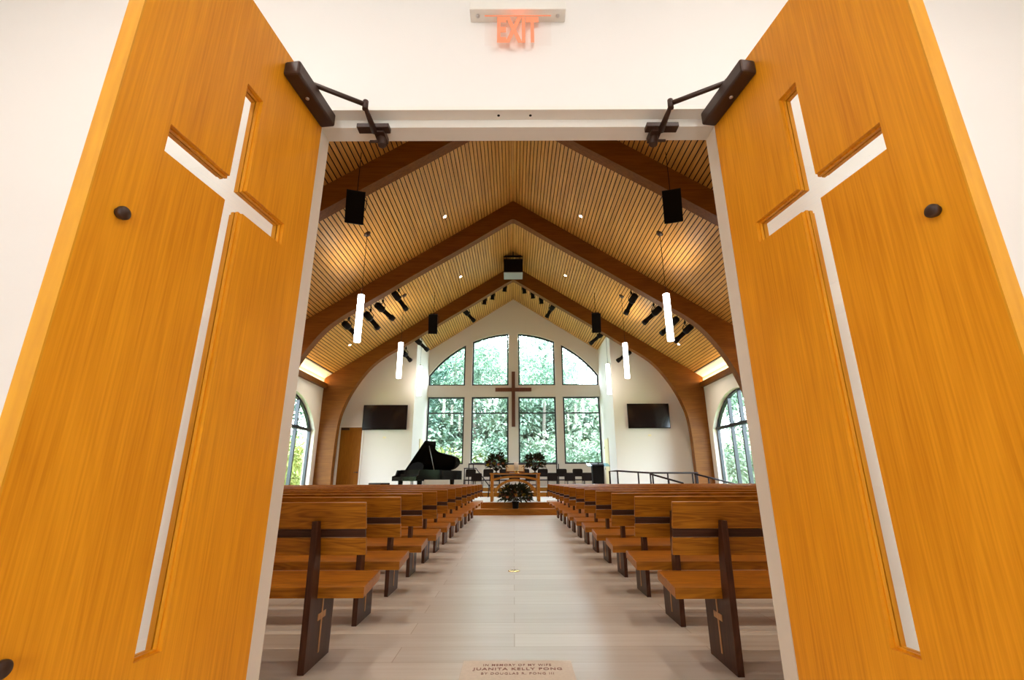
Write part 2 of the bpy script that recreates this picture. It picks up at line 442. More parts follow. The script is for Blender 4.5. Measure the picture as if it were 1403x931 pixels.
for i, (x0, x1) in enumerate(COLS):
    lx, rx = x0+0.005, x1-0.005
    poly = [(lx, Z2+0.003), (rx, Z2+0.003)] + [(rx+(lx-rx)*k/14, arc(rx+(lx-rx)*k/14)-0.005) for k in range(15)]
    w = struct(MB().ring(poly, inset(poly, 0.065), YB+0.10, YB+0.18).build('window_%d' % (i+1), M['black_metal']),
               '%s window of the upper arched row above the wall cross' % names[i], 'window')
    MB().prism(inset(poly, 0.035), YB+0.135, YB+0.143).build('glass_pane', M['pane'], w)
    poly = [(lx, Z0+0.003), (rx, Z0+0.003), (rx, Z1-0.003), (lx, Z1-0.003)]
    w = struct(MB().ring(poly, inset(poly, 0.065), YB+0.10, YB+0.18).build('window_%d' % (i+5), M['black_metal']),
               '%s tall window of the lower sanctuary row' % names[i], 'window')
    MB().prism(inset(poly, 0.035), YB+0.135, YB+0.143).build('glass_pane', M['pane'], w)
    MB().b2((lx+0.04, YB+0.09, 3.955), (rx-0.04, YB+0.19, 4.01)).build('transom', M['black_metal'], w)

# entry wall with the doorway
OW, OZ = 0.905, 2.555
m = MB()
xs = [-7.7, DC-OW, 0.0, DC+OW, 7.7]
m.b2((-7.7, YE0, 0), (DC-OW, YE1, 3.9)); m.b2((DC+OW, YE0, 0), (7.7, YE1, 3.9)); m.b2((DC-OW, YE0, OZ), (DC+OW, YE1, 3.9))
m.prism([(-7.7, 3.9), (7.7, 3.9), (7.7, zc(7.7)+0.2), (0, ZR+0.15), (-7.7, zc(7.7)+0.2)], YE0, YE1, 'XZ')
struct(m.build('wall_entry', M['plaster']), 'white lobby wall around the open double doors', 'wall')
# lobby side walls, ceiling and rear wall, its unseen glazing added for daylight
for s, nm in ((-1, 'left'), (1, 'right')):
    struct(MB().b2((s*2.75, -2.8, 0), (s*2.95, YE0, 3.62)).build('wall_lobby_%s' % nm, M['plaster']), 'white side wall of the lobby on the %s' % nm, 'wall')
struct(MB().b2((-2.95, -3.0, 3.62), (2.95, YE0, 3.74)).build('ceiling_lobby', M['plaster']), 'white lobby ceiling with added round fill lamps', 'ceiling')
m = MB()
m.b2((-2.95, -3.0, 0), (-0.42, -2.8, 3.62)); m.b2((0.42, -3.0, 0), (2.95, -2.8, 3.62)); m.b2((-0.42, -3.0, 2.4), (0.42, -2.8, 3.62)); m.b2((-0.42, -3.0, 0), (0.42, -2.8, 0.12))
struct(m.build('wall_lobby_rear', M['plaster']), 'lobby rear wall with glazing added for daylight', 'wall')
w = struct(MB().ring([(-0.42, 0.12), (0.42, 0.12), (0.42, 2.4), (-0.42, 2.4)], [(-0.35, 0.19), (0.35, 0.19), (0.35, 2.33), (-0.35, 2.33)], -2.95, -2.87).build('window_11', M['black_metal']),
           'unseen glazing behind the viewer, added to daylight the doors', 'window')
MB().b2((-0.37, -2.915, 0.17), (0.37, -2.907, 2.35)).build('glass_pane', M['clear'], w)
for x in (0.0,): MB().b2((x-0.03, -2.95, 0.15), (x+0.03, -2.87, 2.37)).build('mullion', M['black_metal'], w)

# door frame with rabbet and stop
m = MB()
def frame_ring(half, ztop, y0, y1, outer_half, outer_z):
    m.b2((DC-outer_half, y0, 0), (DC-half, y1, ztop)); m.b2((DC+half, y0, 0), (DC+outer_half, y1, ztop))
    m.b2((DC-outer_half, y0, ztop), (DC+outer_half, y1, outer_z))
frame_ring(0.886, 2.535, 1.655, 1.715, 0.906, 2.556)
frame_ring(0.869, 2.4955, 1.715, 1.802, 0.906, 2.556)
fr = struct(m.build('trim_1', M['white_metal'], bevel=0.0015), 'white steel frame around the double doorway', 'door frame')
for x in (-0.062, 0.078):
    MB().lathe([(0.0, -0.002), (0.006, -0.002), (0.006, 0.001)], (x, 1.688, 2.535), 12).build('strike_hole', M['black'], fr)

# cornice ledges with the light cove above
for s, nm in ((-1, 'left'), (1, 'right')):
    l = struct(MB().prism([(s*(XW+0.01), 4.42), (s*(XW-0.13), 4.42), (s*(XW-0.15), 4.60), (s*(XW+0.01), 4.60)], YE1, YF, 'XZ').build('trim_%d' % (2 if s < 0 else 3), M['glulam']),
               'wooden cornice ledge with a glowing light strip on the %s wall' % nm, 'ledge')
    MB().prism([(s*7.13, zc(7.13)-0.004), (s*(XW-0.002), zc(XW)-0.004), (s*(XW-0.002), zc(XW)+0.03), (s*7.13, zc(7.13)+0.03)], YE1, YF, 'XZ').build('cove_bounce', M['plaster'], l)  # added white strip that widens the bright band above the ledge
    MB().b2((s*(XW-0.02), YE1+0.02, 4.60), (s*(XW-0.085), YF-0.02, 4.622)).build('light_strip', M['cove'], l)

# ------------------------------------------------------------------ timber arches
KN = [(6.75, 0), (6.755, 1.2), (6.745, 2.3), (6.68, 3.20), (6.52, 3.78), (6.27, 4.34), (5.94, 4.88), (5.54, 5.37), (5.06, 5.75), (4.55, 6.06), (3.96, 6.44), (3.06, 7.03), (1.5, 8.02), (0.18, 8.885), (0, 8.955)]
def smooth_path(P, n=5):
    out = []
    for i in range(len(P)-1):
        p0, p1, p2, p3 = [Vector(P[max(min(k, len(P)-1), 0)]) for k in (i-1, i, i+1, i+2)]
        for k in range(n):
            t = k/n
            q = 0.5*((2*p1)+(p2-p0)*t+(2*p0-5*p1+4*p2-p3)*t*t+(3*p1-p0-3*p2+p3)*t**3)
            out.append((q.x, q.y))
    out.append(P[-1]); return out
inner = smooth_path(KN)
def outer_pt(i, n):
    # matching outer line: up the wall, then along the ceiling
    x, z = inner[i]
    if z < 4.3: return (XW-0.002, z)
    nx = x*(XW-0.002)/6.29 if x > 6.0 else None
    t = (6.29-x)/6.29
    xo = (XW-0.002)*(1-t) if t > 0 else XW-0.002
    return (min(xo, XW-0.002), zc(min(xo, XW-0.002))-0.004)
outer = [outer_pt(i, len(inner)) for i in range(len(inner))]
for yf, lab in ((8.6, 'timber arch nearest the doors, cut off by the door head'), (13.2, 'middle timber arch of three across the nave'), (17.94, 'farthest timber arch framing the sanctuary window wall')):
    t = thing('timber_arch', (0, yf, 0), lab, 'arch', 'timber arches across the nave')
    for s in (-1, 1):
        mm = MB()
        n = len(inner)
        A = [[mm.bm.verts.new((s*p[0], y, p[1])) for p in inner] for y in (0, 0.28)]
        B = [[mm.bm.verts.new((s*p[0], y, p[1])) for p in outer] for y in (0, 0.28)]
        for i in range(n-1):
            for q in ((A[0][i], A[0][i+1], B[0][i+1], B[0][i]), (A[1][i+1], A[1][i], B[1][i], B[1][i+1]), (A[0][i+1], A[0][i], A[1][i], A[1][i+1]), (B[0][i], B[0][i+1], B[1][i+1], B[1][i])):
                mm.bm.faces.new(q)
        mm.bm.faces.new((A[0][0], B[0][0], B[1][0], A[1][0])); mm.bm.faces.new((A[0][-1], A[1][-1], B[1][-1], B[0][-1]))
        o = mm.build('arch_rib', M['glulam'], t)

# ------------------------------------------------------------------ entry doors
LW, LT, LZ0, LZ1 = 0.785, 0.045, 0.010, 2.540
CS = [0.0, 0.145, 0.351, 0.429, 0.648, LW]; CZ = [LZ0, 0.605, 1.805, 1.888, 2.240, LZ1]
def cross_cell(i, j): return (i == 2 and 1 <= j <= 3) or (j == 2 and 1 <= i <= 3)
def slab(y0, y1, S, Z, empty):
    mm = MB(); V = {}
    def v(i, j, k):
        if (i, j, k) not in V: V[(i, j, k)] = mm.bm.verts.new((S[i], (y0, y1)[k], Z[j]))
        return V[(i, j, k)]
    ni, nj = len(S)-1, len(Z)-1
    full = lambda i, j: 0 <= i < ni and 0 <= j < nj and not empty(i, j)
    for i in range(ni):
        for j in range(nj):
            if not full(i, j): continue
            mm.bm.faces.new((v(i, j, 0), v(i+1, j, 0), v(i+1, j+1, 0), v(i, j+1, 0)))
            mm.bm.faces.new((v(i, j+1, 1), v(i+1, j+1, 1), v(i+1, j, 1), v(i, j, 1)))
            if not full(i-1, j): mm.bm.faces.new((v(i, j, 0), v(i, j+1, 0), v(i, j+1, 1), v(i, j, 1)))
            if not full(i+1, j): mm.bm.faces.new((v(i+1, j+1, 0), v(i+1, j, 0), v(i+1, j, 1), v(i+1, j+1, 1)))
            if not full(i, j-1): mm.bm.faces.new((v(i+1, j, 0), v(i, j, 0), v(i, j, 1), v(i+1, j, 1)))
            if not full(i, j+1): mm.bm.faces.new((v(i, j+1, 0), v(i+1, j+1, 0), v(i+1, j+1, 1), v(i, j+1, 1)))
    return mm
def entry_door(side, num, hx, hy, ang, label):
    d = Vector((side*math.sin(ang), -math.cos(ang)))
    rz = math.atan2(d.y, d.x); yd = side      # thickness runs away from the opening
    t = thing('door_%d' % num, (hx, hy, 0), label, 'door', rz=rz, kind='structure')
    slab(0, yd*LT, CS, CZ, cross_cell).build('door_leaf', M['door_oak'], t)
    # free edge lipping
    MB().b2((LW, 0, LZ0), (LW+0.004, yd*LT, LZ1)).build('edge_strip', M['edge_oak'], t)
    # glazing beads in the cross opening
    e = 0.005
    for y0, y1, nm in ((0.012, 0.0215, 'glazing_bead'), (0.0255, 0.036, 'glazing_bead')):
        S2 = [0.145, 0.145+e, 0.351, 0.351+e, 0.429-e, 0.429, 0.648-e, 0.648]; Z2_ = [0.605, 0.605+e, 1.805, 1.805+e, 1.888-e, 1.888, 2.24-e, 2.24]
        def emp(i, j):
            sc_, zc_ = (S2[i]+S2[i+1])/2, (Z2_[j]+Z2_[j+1])/2
            inside = (0.351 < sc_ < 0.429) or (1.805 < zc_ < 1.888)
            inner_ = ((0.351+e < sc_ < 0.429-e) and 0.605+e < zc_ < 2.24-e) or ((1.805+e < zc_ < 1.888-e) and 0.145+e < sc_ < 0.648-e)
            return (not inside) or inner_
        slab(yd*y0, yd*y1, S2, Z2_, emp).build(nm, M['door_oak'], t)
    slab(yd*0.0225, yd*0.0245, CS, CZ, lambda i, j: not cross_cell(i, j)).build('cross_glass', M['clear'], t)
    # caps of the pull handle's through bolts
    rot = Matrix.Rotation(PI/2*side, 3, 'X')
    for z in (1.582, 0.689):
        MB().lathe([(0.0, -0.001), (0.0125, -0.001), (0.0125, 0.005), (0.0155, 0.008), (0.0155, 0.015), (0.012, 0.019), (0.0, 0.02)], (0.716, 0, z), 20, rot).build('bolt_cap', M['bronze'], t)
    # pull handle on the far face
    pm = MB(); yo = yd*(LT+0.055)
    pm.tube([(0.716, yd*LT, 0.689), (0.716, yo, 0.689)], 0.012, 10); pm.tube([(0.716, yd*LT, 1.582), (0.716, yo, 1.582)], 0.012, 10); pm.tube([(0.716, yo, 0.60), (0.716, yo, 1.67)], 0.016, 12)
    pm.build('pull_handle', M['bronze'], t)
    for z in (0.25, 0.95, 1.65, 2.30):
        MB().tube([(-0.010, yd*LT*1.0, z-0.055), (-0.010, yd*LT*1.0, z+0.055)], 0.008, 10).build('hinge', M['steel'], t)
    # overhead closer
    cb = MB().b2((0.005, 0, 2.428), (0.283, -yd*0.062, 2.488)).build('door_closer', M['bronze'], t, bevel=0.008)
    MB().lathe([(0.0, 0), (0.007, 0), (0.007, 0.004), (0.0, 0.005)], (0.165, -yd*0.030, 2.428), 12, Matrix.Rotation(PI, 3, 'X')).build('closer_spindle', M['steel'], cb)
    inv = Matrix.Rotation(-rz, 3, 'Z')
    def loc(p): return inv @ (Vector(p)-Vector((hx, hy, 0)))
    sx = side
    piv = Vector((0.165, -yd*0.034, 2.488))
    elbow = loc((DC+sx*0.632, 1.576, 2.478))
    brk = loc((DC+sx*0.632, 1.712, 2.472))
    MB().tube([piv-Vector((0, 0, 0.01)), piv+Vector((0, 0, 0.022))], 0.011, 12).tube([piv+Vector((0, 0, 0.012)), elbow+Vector((0, 0, 0.012))], 0.010, 8).build('closer_main_arm', M['bronze'], cb)
    MB().tube([elbow-Vector((0, 0, 0.012)), elbow+Vector((0, 0, 0.03))], 0.0115, 12).tube([elbow, brk], [0.009, 0.015], 8).build('closer_forearm', M['bronze'], cb)
    bm_ = MB()
    R3 = Matrix.Rotation(-rz, 3, 'Z')
    bm_.box(loc((DC+sx*0.634, 1.706, 2.484)), (0.140, 0.042, 0.022), R3)
    bm_.box(loc((DC+sx*0.612, 1.745, 2.480)), (0.046, 0.085, 0.030), R3)
    bm_.tube([loc((DC+sx*0.615, 1.745, 2.495)), loc((DC+sx*0.603, 1.745, 2.425))], 0.019, 12)
    bm_.tube([loc((DC+sx*0.60, 1.745, 2.447)), loc((DC+sx*0.66, 1.745, 2.447))], 0.007, 8)
    bm_.build('closer_bracket', M['bronze'], cb, bevel=0.003)
    return t
entry_door(-1, 1, -0.812, 1.645, math.atan(0.117), 'left honey oak entry door with a cross shaped glass cutout')
entry_door(1, 2, 0.858, 1.645, math.atan(0.1505), 'right honey oak entry door with a cross shaped glass cutout')

# ------------------------------------------------------------------ exit sign over the doorway
t = thing('exit_sign', (0.025, YE0, 3.035), 'lit red exit sign above the double doorway', 'exit sign')
MB().b2((-0.218, -0.066, 0.0), (0.218, 0, 0.045)).build('sign_housing', M['white_metal'], t, bevel=0.003)
for x in (-0.183, 0.183): MB().lathe([(0.0, -0.004), (0.008, -0.004), (0.009, 0.001)], (x, -0.033, 0), 14).build('screw', M['steel'], t)
MB().b2((-0.152, -0.0365, -0.0015), (0.152, -0.0315, 0.004)).build('slot_light', M['exit_red'], t)
MB().b2((-0.150, -0.0365, -0.175), (0.150, -0.0315, -0.001)).build('sign_panel', M['sign_clear'], t)
text_mesh('sign_lettering', 'EXIT', M['exit_red'], t, 0.188, 0.150, lambda u, v, w: (u, -0.0378+w, -0.163+v), extrude=0.0008, bold=0.035, spacing=1.02)

# ------------------------------------------------------------------ pews
def pew_proto(s):
    """s = -1 left of aisle, 1 right; x runs from the aisle end outwards"""
    t = thing('pew', (0, 0, 0), 'x', 'pew')
    Ln = 5.60
    def yb(z): return (0.877-z)*0.276
    def X(a): return s*a
    def board(z0, z1, off, thk, nm, mat, a0=0.0, bev=0.004):
        return MB().prism([(yb(z0)+off, z0), (yb(z0)+off+thk, z0+0.006), (yb(z1)+off+thk, z1), (yb(z1)+off, z1-0.004)], X(a0), X(Ln), 'YZ').build(nm, mat, t, bevel=bev)
    board(0.725, 0.877, 0.0, 0.024, 'upper_backboard', M['pew_oak'])
    board(0.680, 0.7255, 0.007, 0.012, 'back_rail', M['walnut_x'], 0.004, 0)
    board(0.580, 0.681, 0.0, 0.024, 'lower_backboard', M['pew_oak'])
    MB().prism([(0.098, 0.350), (0.432, 0.386), (0.438, 0.430), (0.424, 0.443), (0.098, 0.409)], X(0), X(Ln), 'YZ').build('seat', M['pew_oak'], t, bevel=0.004)
    prof = [(0.012, 0), (0.367, 0), (0.374, 0.380), (0.097, 0.349), (0.097, 0.410), (0.080, 0.585), (yb(0.772)-0.001, 0.772), (-0.010, 0.772), (-0.004, 0.60), (0.0, 0.40)]
    for a in (0.262, 1.95, 3.65, 5.28):
        lg = MB().prism(prof, X(a), X(a+0.036), 'YZ').build('leg_panel', M['walnut'], t, bevel=0.002)
        if a < 0.3:
            xi = X(a)
            MB().b2((xi-s*0.003, 0.182, 0.055), (xi+s*0.002, 0.198, 0.335)).b2((xi-s*0.0032, 0.132, 0.228), (xi+s*0.002, 0.246, 0.262)).build('cross_inlay', M['inlay'], lg)
    return t
ORD = ['nearest the doors', 'second from the doors', 'third from the doors', 'fourth from the doors', 'fifth from the doors', 'sixth from the doors', 'middle of the thirteen in its bank', 'eighth from the doors', 'ninth from the doors', 'fourth from the platform', 'third from the platform', 'second from the platform', 'front row at the platform']
for s, nm in ((-1, 'left'), (1, 'right')):
    p0 = pew_proto(s)
    for i in range(13):
        p = p0 if i == 0 else copy_tree(p0)
        y = (2.888 if s < 0 else 2.845)+0.873*i
        p.location = ((-0.866 if s < 0 else 0.912), y, 0)
        tag(p, 'oak pew %s of the aisle, %s' % (nm, ORD[i]), 'pew', 'oak pews %s of the aisle' % nm)

# ------------------------------------------------------------------ floor plaque and floor outlet
t = thing('memorial_plaque', (0.015, 2.92, 0.0), 'pale stone memorial plaque set in the aisle floor by the doors', 'plaque')
MB().b2((-0.308, -0.17, -0.02), (0.308, 0.183, 0.003)).build('plaque_stone', M['stone'], t, bevel=0.002)
def on_floor(y): return lambda u, v, w: (u, y+v, 0.0035+w)
text_mesh('engraved_text', 'IN MEMORY OF MY WIFE', M['engrave'], t, 0.38, 0.030, on_floor(0.098), 0.0004, 0.01, 1.25)
text_mesh('engraved_text', 'JUANITA KELLY PONG', M['engrave'], t, 0.49, 0.044, on_floor(0.030), 0.0004, 0.02, 1.2)
text_mesh('engraved_text', 'BY DOUGLAS R. PONG III', M['engrave'], t, 0.39, 0.028, on_floor(-0.020), 0.0004, 0.005, 1.25)
o = MB().lathe([(0.0, 0.0), (0.068, 0.0), (0.068, 0.003), (0.060, 0.005), (0.0, 0.005)], (0, 0, 0), 28).build('floor_outlet', M['brass'])
o.location = (-0.003, 5.86, 0); tag(o, 'round brass floor outlet cover in the middle of the aisle', 'floor outlet')

# ------------------------------------------------------------------ platform, steps and choir risers
PC = 0.10
t = thing('platform', (0, 0, 0), 'white floored chancel platform with oak fronted steps', 'platform', kind='structure')
t.name = 'floor_platform'
MB().b2((-7.39, 15.95, 0), (7.39, YF, 0.34)).b2((-XR+0.001, YF, 0), (XR-0.001, YB, 0.34)).build('platform_deck', M['floor'], t)
MB().b2((-2.6, 14.52, 0), (2.75, 15.95, 0.145)).build('lower_step', M['step_oak'], t)
MB().b2((-2.6, 14.50, 0.145), (2.75, 15.95, 0.172)).build('step_tread', M['step_oak'], t)
MB().b2((-1.0+PC*0, 14.90, 0.172), (1.22, 15.95, 0.335)).build('upper_step', M['step_oak'], t)
MB().b2((-1.0, 14.885, 0.318), (1.22, 14.90, 0.341)).build('step_nosing', M['step_oak'], t)
MB().b2((-1.0, 14.90, 0.335), (1.22, 15.95, 0.3415)).build('step_tread', M['floor'], t)
t = thing('choir_riser', (0, 0, 0.34), 'stepped choir risers with oak fronts below the window wall', 'riser')
for y0, z1, k in ((19.75, 0.175, 0), (20.88, 0.35, 1)):
    MB().b2((-3.2, y0, 0 if k == 0 else 0.175), (3.3, 21.84 if k else 20.88, z1-0.02)).build('riser_front', M['step_oak'], t)
    MB().b2((-3.2, y0-0.015, z1-0.02), (3.3, 21.84 if k else 20.88, z1)).build('riser_tread', M['floor'], t)
    if k == 0: MB().b2((-3.2, 20.88, 0), (3.3, 21.84, 0.175)).build('riser_base', M['step_oak'], t)

# ------------------------------------------------------------------ choir chairs
def chair_proto():
    t = thing('choir_chair', (0, 0, 0), 'x', 'chair')
    MB().box((0, 0, 0.455), (0.44, 0.42, 0.035)).build('seat', M['black_fabric'], t, bevel=0.015)
    rot = Matrix.Rotation(math.radians(-10), 3, 'X')
    poly = []
    w, h, r = 0.215, 0.32, 0.06
    for cx_, cz_, a0 in ((w-r, h-r, 0), (-w+r, h-r, 90), (-w+0.02, 0.02, 180), (w-0.02, 0.02, 270)):
        rr = r if cz_ > 0.1 else 0.02
        for k in range(5):
            a = math.radians(a0+k*22.5); poly.append((cx_+rr*math.cos(a), cz_+rr*math.sin(a)))
    mm = MB().prism(poly, 0, 0.03)
    for v in mm.bm.verts: v.co = rot @ v.co + Vector((0, 0.20, 0.60))
    mm.build('backrest', M['black_fabric'], t, bevel=0.008)
    for sx in (-1, 1):
        MB().tube([(sx*0.205, -0.16, 0.44), (sx*0.225, -0.22, 0.0)], 0.011, 8).build('leg', M['black'], t)
        MB().tube([(sx*0.200, 0.235, 0.66), (sx*0.205, 0.185, 0.44), (sx*0.245, 0.25, 0.0)], 0.011, 8).build('leg', M['black'], t)
    return t
c0 = chair_proto(); first = True
FX = [-1.50, -0.775, 0.03, 0.663, 1.545, 2.229, 2.913]; BX = [-1.826, -1.095, -0.403, 0.427, 1.21, 2.024, 2.709]
PL = ['nearest the piano', 'second from the piano', 'third from the piano', 'in the middle of its row', 'third from the lectern', 'second from the lectern', 'nearest the lectern']
for row, xs_, y, z, nm in ((0, FX, 19.22, 0.34, 'front'), (1, BX, 20.32, 0.515, 'back')):
    for i, x in enumerate(xs_):
        c = c0 if first else copy_tree(c0); first = False
        c.location = (x, y, z); c.rotation_euler.z = random.uniform(-0.06, 0.06)
        tag(c, 'black choir chair in the %s row, %s' % (nm, PL[i]), 'chair', 'black choir chairs')

# ------------------------------------------------------------------ wall cross
t = thing('wall_cross', (-0.012, YB, 3.33), 'brown wooden cross mounted on the sanctuary window wall', 'cross')
MB().b2((-0.083, -0.14, 0), (0.083, -0.04, 2.59)).build('upright', M['cross_wood'], t, bevel=0.006)
MB().b2((-0.85, -0.141, 1.64), (0.85, -0.041, 1.81)).build('crossbar', M['cross_wood'], t, bevel=0.006)
MB().b2((-0.06, -0.04, 0.3), (0.06, 0, 0.5)).b2((-0.06, -0.04, 2.1), (0.06, 0, 2.3)).build('wall_mount', M['black'], t)

# ------------------------------------------------------------------ televisions
for s, x0, x1, z0, z1, lab in ((-1, -6.09, -4.31, 2.93, 3.92, 'black flat television on the wall left of the windows'), (1, 4.61, 6.29, 2.95, 3.94, 'black flat television on the wall right of the windows')):
    t = thing('television', ((x0+x1)/2, YF, z0), lab, 'television', 'wall televisions')
    w, h = (x1-x0)/2, z1-z0
    MB().b2((-w, -0.10, 0), (w, -0.04, h)).build('housing', M['black'], t, bevel=0.006)
    MB().b2((-w+0.02, -0.104, 0.025), (w-0.02, -0.099, h-0.02)).build('screen', M['screen'], t)
    MB().b2((-0.3, -0.04, 0.3), (0.3, 0, 0.7)).build('wall_bracket', M['black'], t)

# small wall plates under the televisions and on the side walls
for x, z, lab in ((5.45, 2.68, 'small beige wall plate below the right television'), (-5.18, 2.63, 'small beige wall plate below the left television')):
    o = MB().b2((-0.06, -0.012, -0.035), (0.06, 0, 0.035)).build('wall_plate', M['cream_panel'], bevel=0.004); o.location = (x, YF, z); tag(o, lab, 'wall plate', 'wall plates')

# ------------------------------------------------------------------ flank door
t = thing('door_3', (-6.52, YF, 0.34), 'brown oak door in the wall left of the piano', 'door', kind='structure')
MB().b2((-0.43, -0.02, 0.01), (0.43, -0.002, 2.69)).build('door_leaf', M['door_nave'], t)
MB().ring([(-0.49, 0), (0.49, 0), (0.49, 2.75), (-0.49, 2.75)], [(-0.432, 0.003), (0.432, 0.003), (0.432, 2.692), (-0.432, 2.692)], -0.035, -0.001).build('door_frame', M['white_metal'], t)
MB().b2((-0.40, -0.08, 2.59), (-0.08, -0.02, 2.66)).build('door_closer', M['bronze'], t, bevel=0.005)
MB().lathe([(0.0, 0), (0.028, 0), (0.028, 0.02), (0, 0.022)], (0.37, -0.02, 0.95), 14, Matrix.Rotation(PI/2, 3, 'X')).tube([(0.37, -0.05, 0.95), (0.25, -0.05, 0.95)], 0.011, 8).build('lever_handle', M['bronze'], t)

# doors in the recess side walls
for s, num, nm in ((-1, 4, 'left'), (1, 5, 'right')):
    t = thing('door_%d' % num, (s*XR, 20.9, 0.34), 'pale cream door in the %s side wall of the window recess' % nm, 'door', kind='structure')
    MB().b2((0, -0.40, 0.005), (-s*0.03, 0.40, 2.35)).build('door_leaf', M['cream_panel'], t)
    for z in (0.3, 1.1, 2.0): MB().tube([(-s*0.035, 0.405, z-0.05), (-s*0.035, 0.405, z+0.05)], 0.012, 8).build('hinge', M['black'], t)

# ------------------------------------------------------------------ pendants
def pendant(x, y, lab):
    t = thing('pendant_light', (x, y, 4.22), lab, 'pendant light', 'white tube pendants')
    zt = zc(x)
    MB().lathe([(0.0, 0), (0.078, 0), (0.080, 0.004), (0.080, 1.215), (0.074, 1.22), (0.0, 1.22)], (0, 0, 0), 24).build('tube_shade', M['tube'], t)
    MB().lathe([(0.0, 1.22), (0.03, 1.22), (0.022, 1.26), (0.006, 1.30), (0.0, 1.30)], (0, 0, 0), 16).build('end_cap', M['black'], t)
    MB().tube([(0, 0, 1.28), (0, 0, zt-4.22+0.01)], 0.006, 6).build('cord', M['black'], t)
    a = math.atan(SL)*(1 if x > 0 else -1)
    MB().lathe([(0.0, -0.045), (0.07, -0.04), (0.105, 0.01), (0.105, 0.02), (0.0, 0.02)], (0, 0, zt-4.22), 20, Matrix.Rotation(a, 3, 'Y')).build('canopy', M['bronze'], t)
    return t
pendant(-3.81, 10.9, 'left tube pendant nearest the doors, large and lit')
pendant(3.83, 10.9, 'right tube pendant nearest the doors, large and lit')
pendant(-3.80, 15.15, 'left middle tube pendant before the farthest arch')
pendant(3.80, 15.30, 'right middle tube pendant before the farthest arch')
pendant(-3.80, 18.55, 'left tube pendant hanging beside the window recess')
pendant(3.80, 18.35, 'right tube pendant hanging beside the window recess')

# ------------------------------------------------------------------ downlights in the slats
DL = [(-1.99, 12.0, 'left of the ridge between the first and middle arch'), (1.98, 12.02, 'right of the ridge between the first and middle arch'), (-1.99, 16.2, 'left of the ridge between the middle and far arch'), (1.97, 16.16, 'right of the ridge between the middle and far arch'), (-5.99, 16.4, 'low on the left slope by the left spotlights'), (6.03, 16.37, 'low on the right slope by the right spotlights')]
for x, y, lab in DL:
    a = math.atan(SL)*(1 if x > 0 else -1); R3 = Matrix.Rotation(a, 3, 'Y')
    t = thing('downlight', (x, y, zc(x)), 'small lit downlight ' + lab, 'downlight', 'ceiling downlights')
    MB().lathe([(0.0, -0.012), (0.05, -0.012), (0.06, -0.004), (0.06, 0.01), (0.0, 0.01)], (0, 0, 0), 18, R3).build('trim_ring', M['white_metal'], t)
    MB().lathe([(0.0, -0.017), (0.042, -0.016), (0.042, -0.011), (0.0, -0.011)], (0, 0, 0), 18, R3).build('lens', M['downlight'], t)

# ------------------------------------------------------------------ loudspeakers
def hung_speaker(x, y, zb, w, h, d, top, rz, lab, tilt=28):
    t = thing('loudspeaker', (x, y, zb), lab, 'loudspeaker', 'hanging loudspeakers', rz)
    mm = MB().prism([(-w/2, -d/2), (w/2, -d/2), (w*0.32, d/2), (-w*0.32, d/2)], 0, h, 'XY'); 
    TR_ = Matrix.Translation((0, 0, h/2)) @ Matrix.Rotation(math.radians(tilt), 4, 'X') @ Matrix.Translation((0, 0, -h/2))
    for v in mm.bm.verts: v.co = TR_ @ v.co
    mm.build('cabinet', M['black'], t, bevel=0.008)
    mm = MB().b2((-w/2+0.012, -d/2-0.012, 0.012), (w/2-0.012, -d/2, h-0.012))
    for v in mm.bm.verts: v.co = TR_ @ v.co
    mm.build('grille', M['speaker_grille'], t, bevel=0.004)
    MB().b2((-w*0.42, -0.03, h+0.03), (w*0.42, 0.05, h+0.05)).b2((-0.03, -0.02, h), (0.03, 0.03, h+0.04)).build('hanging_bracket', M['black'], t)
    MB().tube([(0, 0.01, h+0.04), (0, 0.01, top-zb)], 0.008, 6).build('suspension_rod', M['black'], t)
    MB().tube([(w*0.25, 0.03, h+0.04), (w*0.55, 0.08, h-0.02), (w*0.52, 0.12, h*0.6), (w*0.30, d/2+0.01, h*0.5)], 0.008, 6).build('signal_cable', M['black'], t)
    return t
hung_speaker(-3.17, 8.25, 5.93, 0.36, 0.64, 0.40, zc(3.17), 0.30, 'black loudspeaker hanging on the left near the doors')
hung_speaker(3.20, 8.25, 5.93, 0.36, 0.64, 0.40, zc(3.20), -0.30, 'black loudspeaker hanging on the right near the doors')
hung_speaker(-2.93, 16.2, 6.10, 0.33, 0.70, 0.36, zc(2.93), 0.10, 'black loudspeaker hanging left of the window gable', 20)
hung_speaker(3.02, 16.2, 6.12, 0.33, 0.70, 0.36, zc(3.02), -0.10, 'black loudspeaker hanging right of the window gable', 20)
t = thing('speaker_cluster', (0.0, 16.6, 8.70), 'large black speaker box under the ridge, window light painted grey below', 'speakers')  # box stands for the central speaker cluster
MB().b2((-0.37, 0, 0.0), (0.37, 0.62, 0.56)).build('cabinet', M['black'], t, bevel=0.01)
MB().b2((-0.37, 0.0, -0.03), (0.37, 0.62, 0.0)).build('window_lit_underside', M['grey_and_lit_metal'], t)  # grey stands in for window light on the black underside
MB().b2((-0.46, 0.05, 0.70), (0.46, 0.13, 0.74)).build('cross_bar', M['black'], t)
MB().tube([(-0.25, 0.09, 0.55), (-0.25, 0.09, 0.72)], 0.012, 6).tube([(0.25, 0.09, 0.55), (0.25, 0.09, 0.72)], 0.012, 6).tube([(0, 0.09, 0.72), (0, 0.09, ZR-8.70)], 0.015, 6).build('hanging_rods', M['black'], t)

